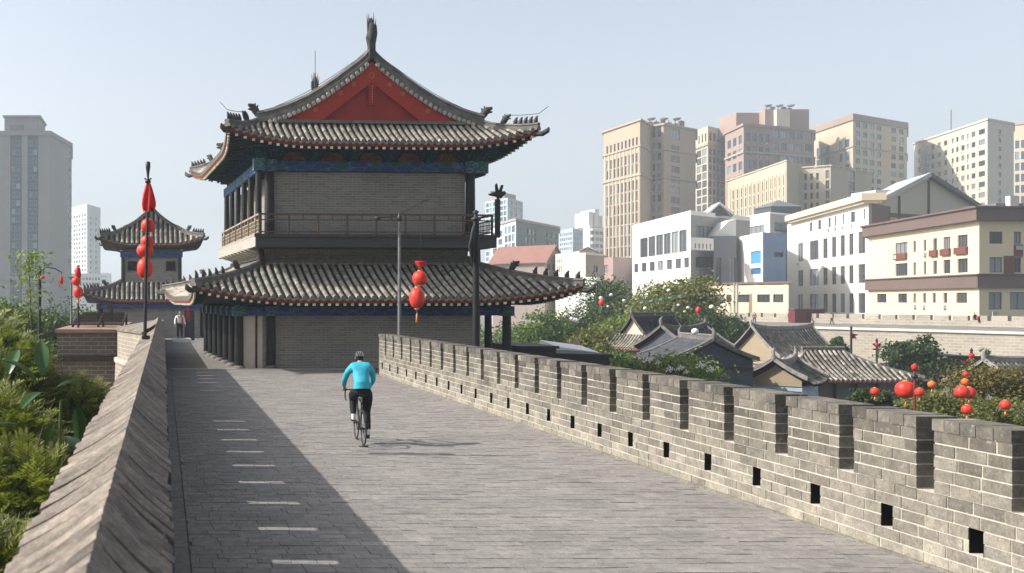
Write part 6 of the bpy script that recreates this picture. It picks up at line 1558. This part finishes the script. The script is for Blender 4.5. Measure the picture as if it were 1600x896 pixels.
body = skin('body', J, E, Rr, M_skin, rider)
# head with face, ears and hands as extra shape on the body (joined)
def join_into(o, mb, mat_i=0):
    me = o.data; import bmesh
    bm2 = bmesh.new(); bm2.from_mesh(me); off = [bm2.verts.new(v) for v in mb.v]
    for f in mb.f:
        try: q = bm2.faces.new([off[i] for i in f]); q.smooth = True
        except ValueError: pass
    bm2.to_mesh(me); bm2.free()
hb = MB(); hc = Vector((0, .565, 1.645))
hb.ball(hc, (.074, .092, .108), 16)
hb.tube([hc + Vector((0, .08, .01)), hc + Vector((0, .115, -.015)), hc + Vector((0, .085, -.035))], [.012, .016, .012], 6)
for sx in (-1, 1): hb.ball(hc + Vector((sx * .077, -.005, -.01)), (.012, .022, .032), 8)
def hand(mb, w_, fwd, side, dn):
    w_ = Vector(w_); fwd = Vector(fwd).normalized(); side = Vector(side); dn = Vector(dn)
    mb.tube([w_ - fwd * .03, w_ + fwd * .03, w_ + fwd * .065], [.026, .036, .03], 8)
    for k in range(4):
        b_ = w_ + fwd * .055 + side * (.027 - .018 * k); l_ = [.036, .042, .038, .03][k]
        mb.tube([b_, b_ + fwd * l_ * .8, b_ + fwd * l_ + dn * l_ * .7, b_ + fwd * l_ * .4 + dn * l_ * 1.2], [.0095, .009, .0085, .007], 6)
    b_ = w_ + side * .03; mb.tube([b_, b_ + side * .022 + fwd * .025 + dn * .012, b_ + side * .012 + fwd * .05 + dn * .035], [.011, .010, .008], 6)
hand(hb, LH, (0, .9, -.15), (1, 0, 0), (0, 0, -1)); hand(hb, RH, (0, .9, -.15), (-1, 0, 0), (0, 0, -1))
join_into(body, hb)
# clothes
ji = [0, 1, 2, 3, 4, 7, 8, 9, 10, 12, 13, 14, 15]; mp = {q: i for i, q in enumerate(ji)}
jr = {0: (.165, .135), 1: (.155, .12), 2: (.178, .125), 3: (.155, .108), 4: .062, 7: .085, 8: .068, 9: .056, 10: .045, 12: .085, 13: .068, 14: .056, 15: .045}
JJ = [Vector(J[q]) for q in ji]; JJ[0] = Vector((0, .15, 1.05))
skin('jersey', JJ, [(mp[a], mp[b]) for a, b in E if a in mp and b in mp], [jr[q] for q in ji], M_jack, rider)
J.append((0, .20, 1.17)); E.append((0, 31))
ti_ = [31, 0, 17, 18, 19, 20, 21, 24, 25, 26, 27, 28]; mp = {q: i for i, q in enumerate(ti_)}
tr_ = {31: (.125, .10), 0: (.145, .12), 17: .112, 18: .105, 19: .075, 20: .07, 21: .048, 24: .112, 25: .105, 26: .078, 27: .07, 28: .05}
TJ = [Vector(J[q]) for q in ti_]; TJ[6] = TJ[5].lerp(TJ[6], .9)
mh = MB(); mh.grid(lambda u, v: ((.158 + .012 * v) * math.cos(u * 2 * math.pi), .17 + (.125 + .01 * v) * math.sin(u * 2 * math.pi), 1.19 - .125 * v - .02 * math.sin(u * 2 * math.pi)), 24, 4); mh.build('jersey_hem', M_jack, rider)
skin('trousers', TJ, [(mp[a], mp[b]) for a, b in E if a in mp and b in mp], [tr_[q] for q in ti_], M_trous, rider)
for a, f in ((21, (-.14, .47, .46)), (28, (.135, .41, .15))):
    A_ = Vector(J[a]); f = Vector(f)
    m = MB(); m.tube([A_ + Vector((0, .02, .05)), A_ - Vector((0, -.005, .02)), A_ + Vector((0, .01, -.05))], [.042, .038, .04], 10); m.build('sock', M_sock, rider)
    skin('shoe', [A_ + Vector((0, -.03, -.055)), f + Vector((0, 0, -.01)), f + Vector((0, .10, -.015))], [(0, 1), (1, 2)], [(.04, .036), (.046, .034), (.034, .022)], M_shoe, rider)
m = MB(); hc2 = hc + Vector((0, -.005, .03))
def helm(u, v):
    a = u * 2 * math.pi; b_ = v * math.pi / 2; rb = 1 + .03 * math.sin(a * 5) * math.sin(b_ * 2)
    return hc2 + Vector((.094 * math.cos(a) * math.cos(b_) * rb, .128 * math.sin(a) * math.cos(b_) * rb, -.015 + .098 * math.sin(b_)))
m.grid(helm, 24, 8)
ho = m.build('helmet', plain('helmet_shell', (.02, .02, .025), None, 5, .3), rider)
m = MB()
for sx in (-.055, -.018, .018, .055):
    m.tube([hc2 + Vector((sx, .128 * math.cos(t) * .98, -.015 + .106 * math.sin(t) * math.sqrt(max(0, 1 - (sx / .1) ** 2)))) for t in np.linspace(.25, math.pi - .15, 9)], .0075, 6)
m.build('helmet_rib', plain('helmet_grey', (.16, .165, .18), None, 5, .35), ho)
m = MB(); m.ball(hc + Vector((0, -.02, -.02)), (.080, .088, .10), 14); m.build('hair', M_hair, rider)
m = MB()
for sx in (-1, 1): m.tube([hc2 + Vector((sx * .09, -.01, -.01)), hc + Vector((sx * .07, .02, -.09)), hc + Vector((0, .05, -.115))], .006, 5)
m.build('chin_strap', M_iron, ho)

def standing(label, loc, rz_, h, top, bottom, extra=None, arms=0.12, stride=0, seat=False):
    o = thing('person', label, 'person', loc, rz_); s_ = h / 1.75
    if seat:
        K = [(0, 0, .0), (0, .02, .25), (0, .05, .48), (0, .06, .58), (0, .07, .7)] ; hipz = 0
        legs = lambda sx: [(sx * .1, 0, .02), (sx * .12, -.42, .06), (sx * .12, -.45, -.36), (sx * .12, -.55, -.42)]
    else:
        K = [(0, 0, .93), (0, 0, 1.12), (0, 0, 1.36), (0, .01, 1.5), (0, .0, 1.63)]
        legs = lambda sx: [(sx * .09, 0, .88), (sx * .1, sx * stride * .5 - .02, .48), (sx * .1, sx * stride, .07), (sx * .11, sx * stride - .14, .035)]
    z0 = K[2][2]
    arm = lambda sx: [(sx * .17, 0, z0 + .06), (sx * (.22 + arms * .3), .02, z0 - .22), (sx * (.2 + arms), -.08, z0 - .46), (sx * (.2 + arms), -.1, z0 - .55)]
    V = [Vector(k) for k in K]; E2 = chain(K); Rd = [(.13, .09), (.12, .09), (.15, .095), .05, .075]
    for sx in (-1, 1):
        st = len(V); V += [Vector(q) for q in arm(sx)]; E2 += [(2, st)] + chain(arm(sx), st); Rd += [.055, .042, .034, .03]
    for sx in (-1, 1):
        st = len(V); V += [Vector(q) for q in legs(sx)]; E2 += [(0, st)] + chain(legs(sx), st); Rd += [.085, .06, .042, .035]
    V = [v * s_ for v in V]; Rd2 = [tuple(x * s_ for x in r_) if isinstance(r_, tuple) else r_ * s_ for r_ in Rd]
    b_ = skin('body', V, E2, Rd2, M_skin, o, 1)
    hb = MB(); hc_ = V[4] + Vector((0, 0, .02)); hb.ball(hc_, (.075 * s_, .092 * s_, .11 * s_), 12); hb.tube([hc_ + Vector((0, -.085, 0)), hc_ + Vector((0, -.11, -.02))], .014, 5)
    for sx in (-1, 1):
        w_ = V[5 + 3 + (0 if sx < 0 else 4)]
        for k in range(4): hb.tube([w_ + Vector((0, .02 - .014 * k, 0)), w_ + Vector((0, .02 - .014 * k, -.07)), w_ + Vector((-sx * .02, .02 - .014 * k, -.1))], .009, 5)
        hb.tube([w_ + Vector((0, -.03, .0)), w_ + Vector((-sx * .01, -.05, -.05))], .010, 5)
    join_into(b_, hb)
    jj = [0, 1, 2, 5, 6, 7, 9, 10, 11]; mp = {q: i for i, q in enumerate(jj)}
    rd = {0: (.155, .12), 1: (.15, .115), 2: (.175, .12)}
    skin('jacket', [V[q] for q in jj], [(mp[a], mp[c]) for a, c in E2 if a in mp and c in mp], [tuple(x * s_ for x in rd[q]) if q in rd else (.075 - .012 * ((q - 5) % 4)) * s_ for q in jj], top, o, 1)
    tj = [0, 13, 14, 15, 17, 18, 19]; mp = {q: i for i, q in enumerate(tj)}
    skin('trousers', [V[q] for q in tj], [(mp[a], mp[c]) for a, c in E2 if a in mp and c in mp], [(.135 * s_, .11 * s_)] + [.1 * s_, .078 * s_, .058 * s_] * 2, bottom, o, 1)
    m = MB(); m.ball(hc_ + Vector((0, .015, .02)), (.082 * s_, .09 * s_, .1 * s_), 12); m.build('hair', M_hair, o)
    for q in (16, 20):
        m = MB(); m.tube([V[q] + Vector((0, .17, 0)), V[q] + Vector((0, .02, .0)), V[q] - Vector((0, .06, .01))], [.045, .045, .03], 8); m.build('shoe', M_shoe, o)
    return o, V
d = 68
pl_ = thing('plinth', 'low white stone plinth at the far end of the walkway', 'plinth', (PX(284, d), d, 0))
m = MB(); m.box(-.62, .62, -.4, .4, 0, .22); m.box(-.56, .56, -.34, .34, .221, .26); m.build('block', M_white, pl_)
o, V = standing('person in a white jacket with a red stripe standing on the white plinth', (PX(281, d), d, .255), R(12), 1.78, plain('white_jacket', (.85, .85, .85), None, 4, .8), M_trous, arms=.06)
o.scale = (1.25, 1.2, 1)
m = MB(); m.grid(lambda u, v: (.06 + .09 * u + .0, -.13 - .02 * math.sin(u * 3) , .92 + .48 * v), 3, 6); m.build('red_panel', plain('jacket_red', (.55, .03, .03), None, 4, .8), o)
m = MB(); m.grid(lambda u, v: (-.25 + .06 * u - .03 * (1 - v), -.10 - .02 * math.sin(u * 3), .95 + .42 * v), 3, 6); m.build('teal_sleeve', plain('jacket_teal', (.03, .30, .36), None, 4, .8), o)
# dark notice board behind them, with a red strip
nb_ = thing('notice_stand', 'dark stand with a red ribbon right behind the person on the plinth', 'stand', (PX(296, 71), 71, 0))
m = MB(); m.box(-.35, .35, -.05, .05, .0, 2.05); m.build('board', M_blank, nb_); m = MB(); m.box(-.2, -.12, -.07, -.051, 1.5, 2.35); m.box(-.04, .02, -.07, -.051, 1.3, 2.2); m.build('ribbon', M_lanternred, nb_)
d = 122
o, V = standing('person in black sitting on the crenellated edge of the far wall', (PX(1530, 123), 123.6, fwt + 1.15), R(20), 1.75, M_trous, M_trous, seat=True)
m = MB(); m.box(-.28, .1, -.5, -.25, .05, .35); m.build('bag', plain('bag_red', (.35, .04, .03)), o)
standing('small person in reddish top walking on the far wall', (PX(1338, 136), 141, fwt + .1), R(70), 1.6, plain('rose_top', (.45, .2, .18)), M_trous, stride=.2)
standing('person in dark coat at the far wall beside the annex', (PX(1182, 150), 150.5, fwt + .1), R(-60), 1.65, plain('maroon_top', (.2, .05, .05)), M_trous, stride=.15)

# ================================================================== HAZE
hz = MB(); hz.box(-1600, 1800, -180, 2700, GZ - 1.5, 118)
b = NB('haze_air'); b.t.nodes.remove(b.p)
v_ = b.n("ShaderNodeVolumePrincipled"); v_.inputs['Color'].default_value = (.82, .91, 1.0, 1); v_.inputs['Density'].default_value = .0005; v_.inputs['Anisotropy'].default_value = .25
b.l(v_.outputs[0], b.t.nodes["Material Output"].inputs['Volume'])
hz.build('haze', b.m, kind='stuff')
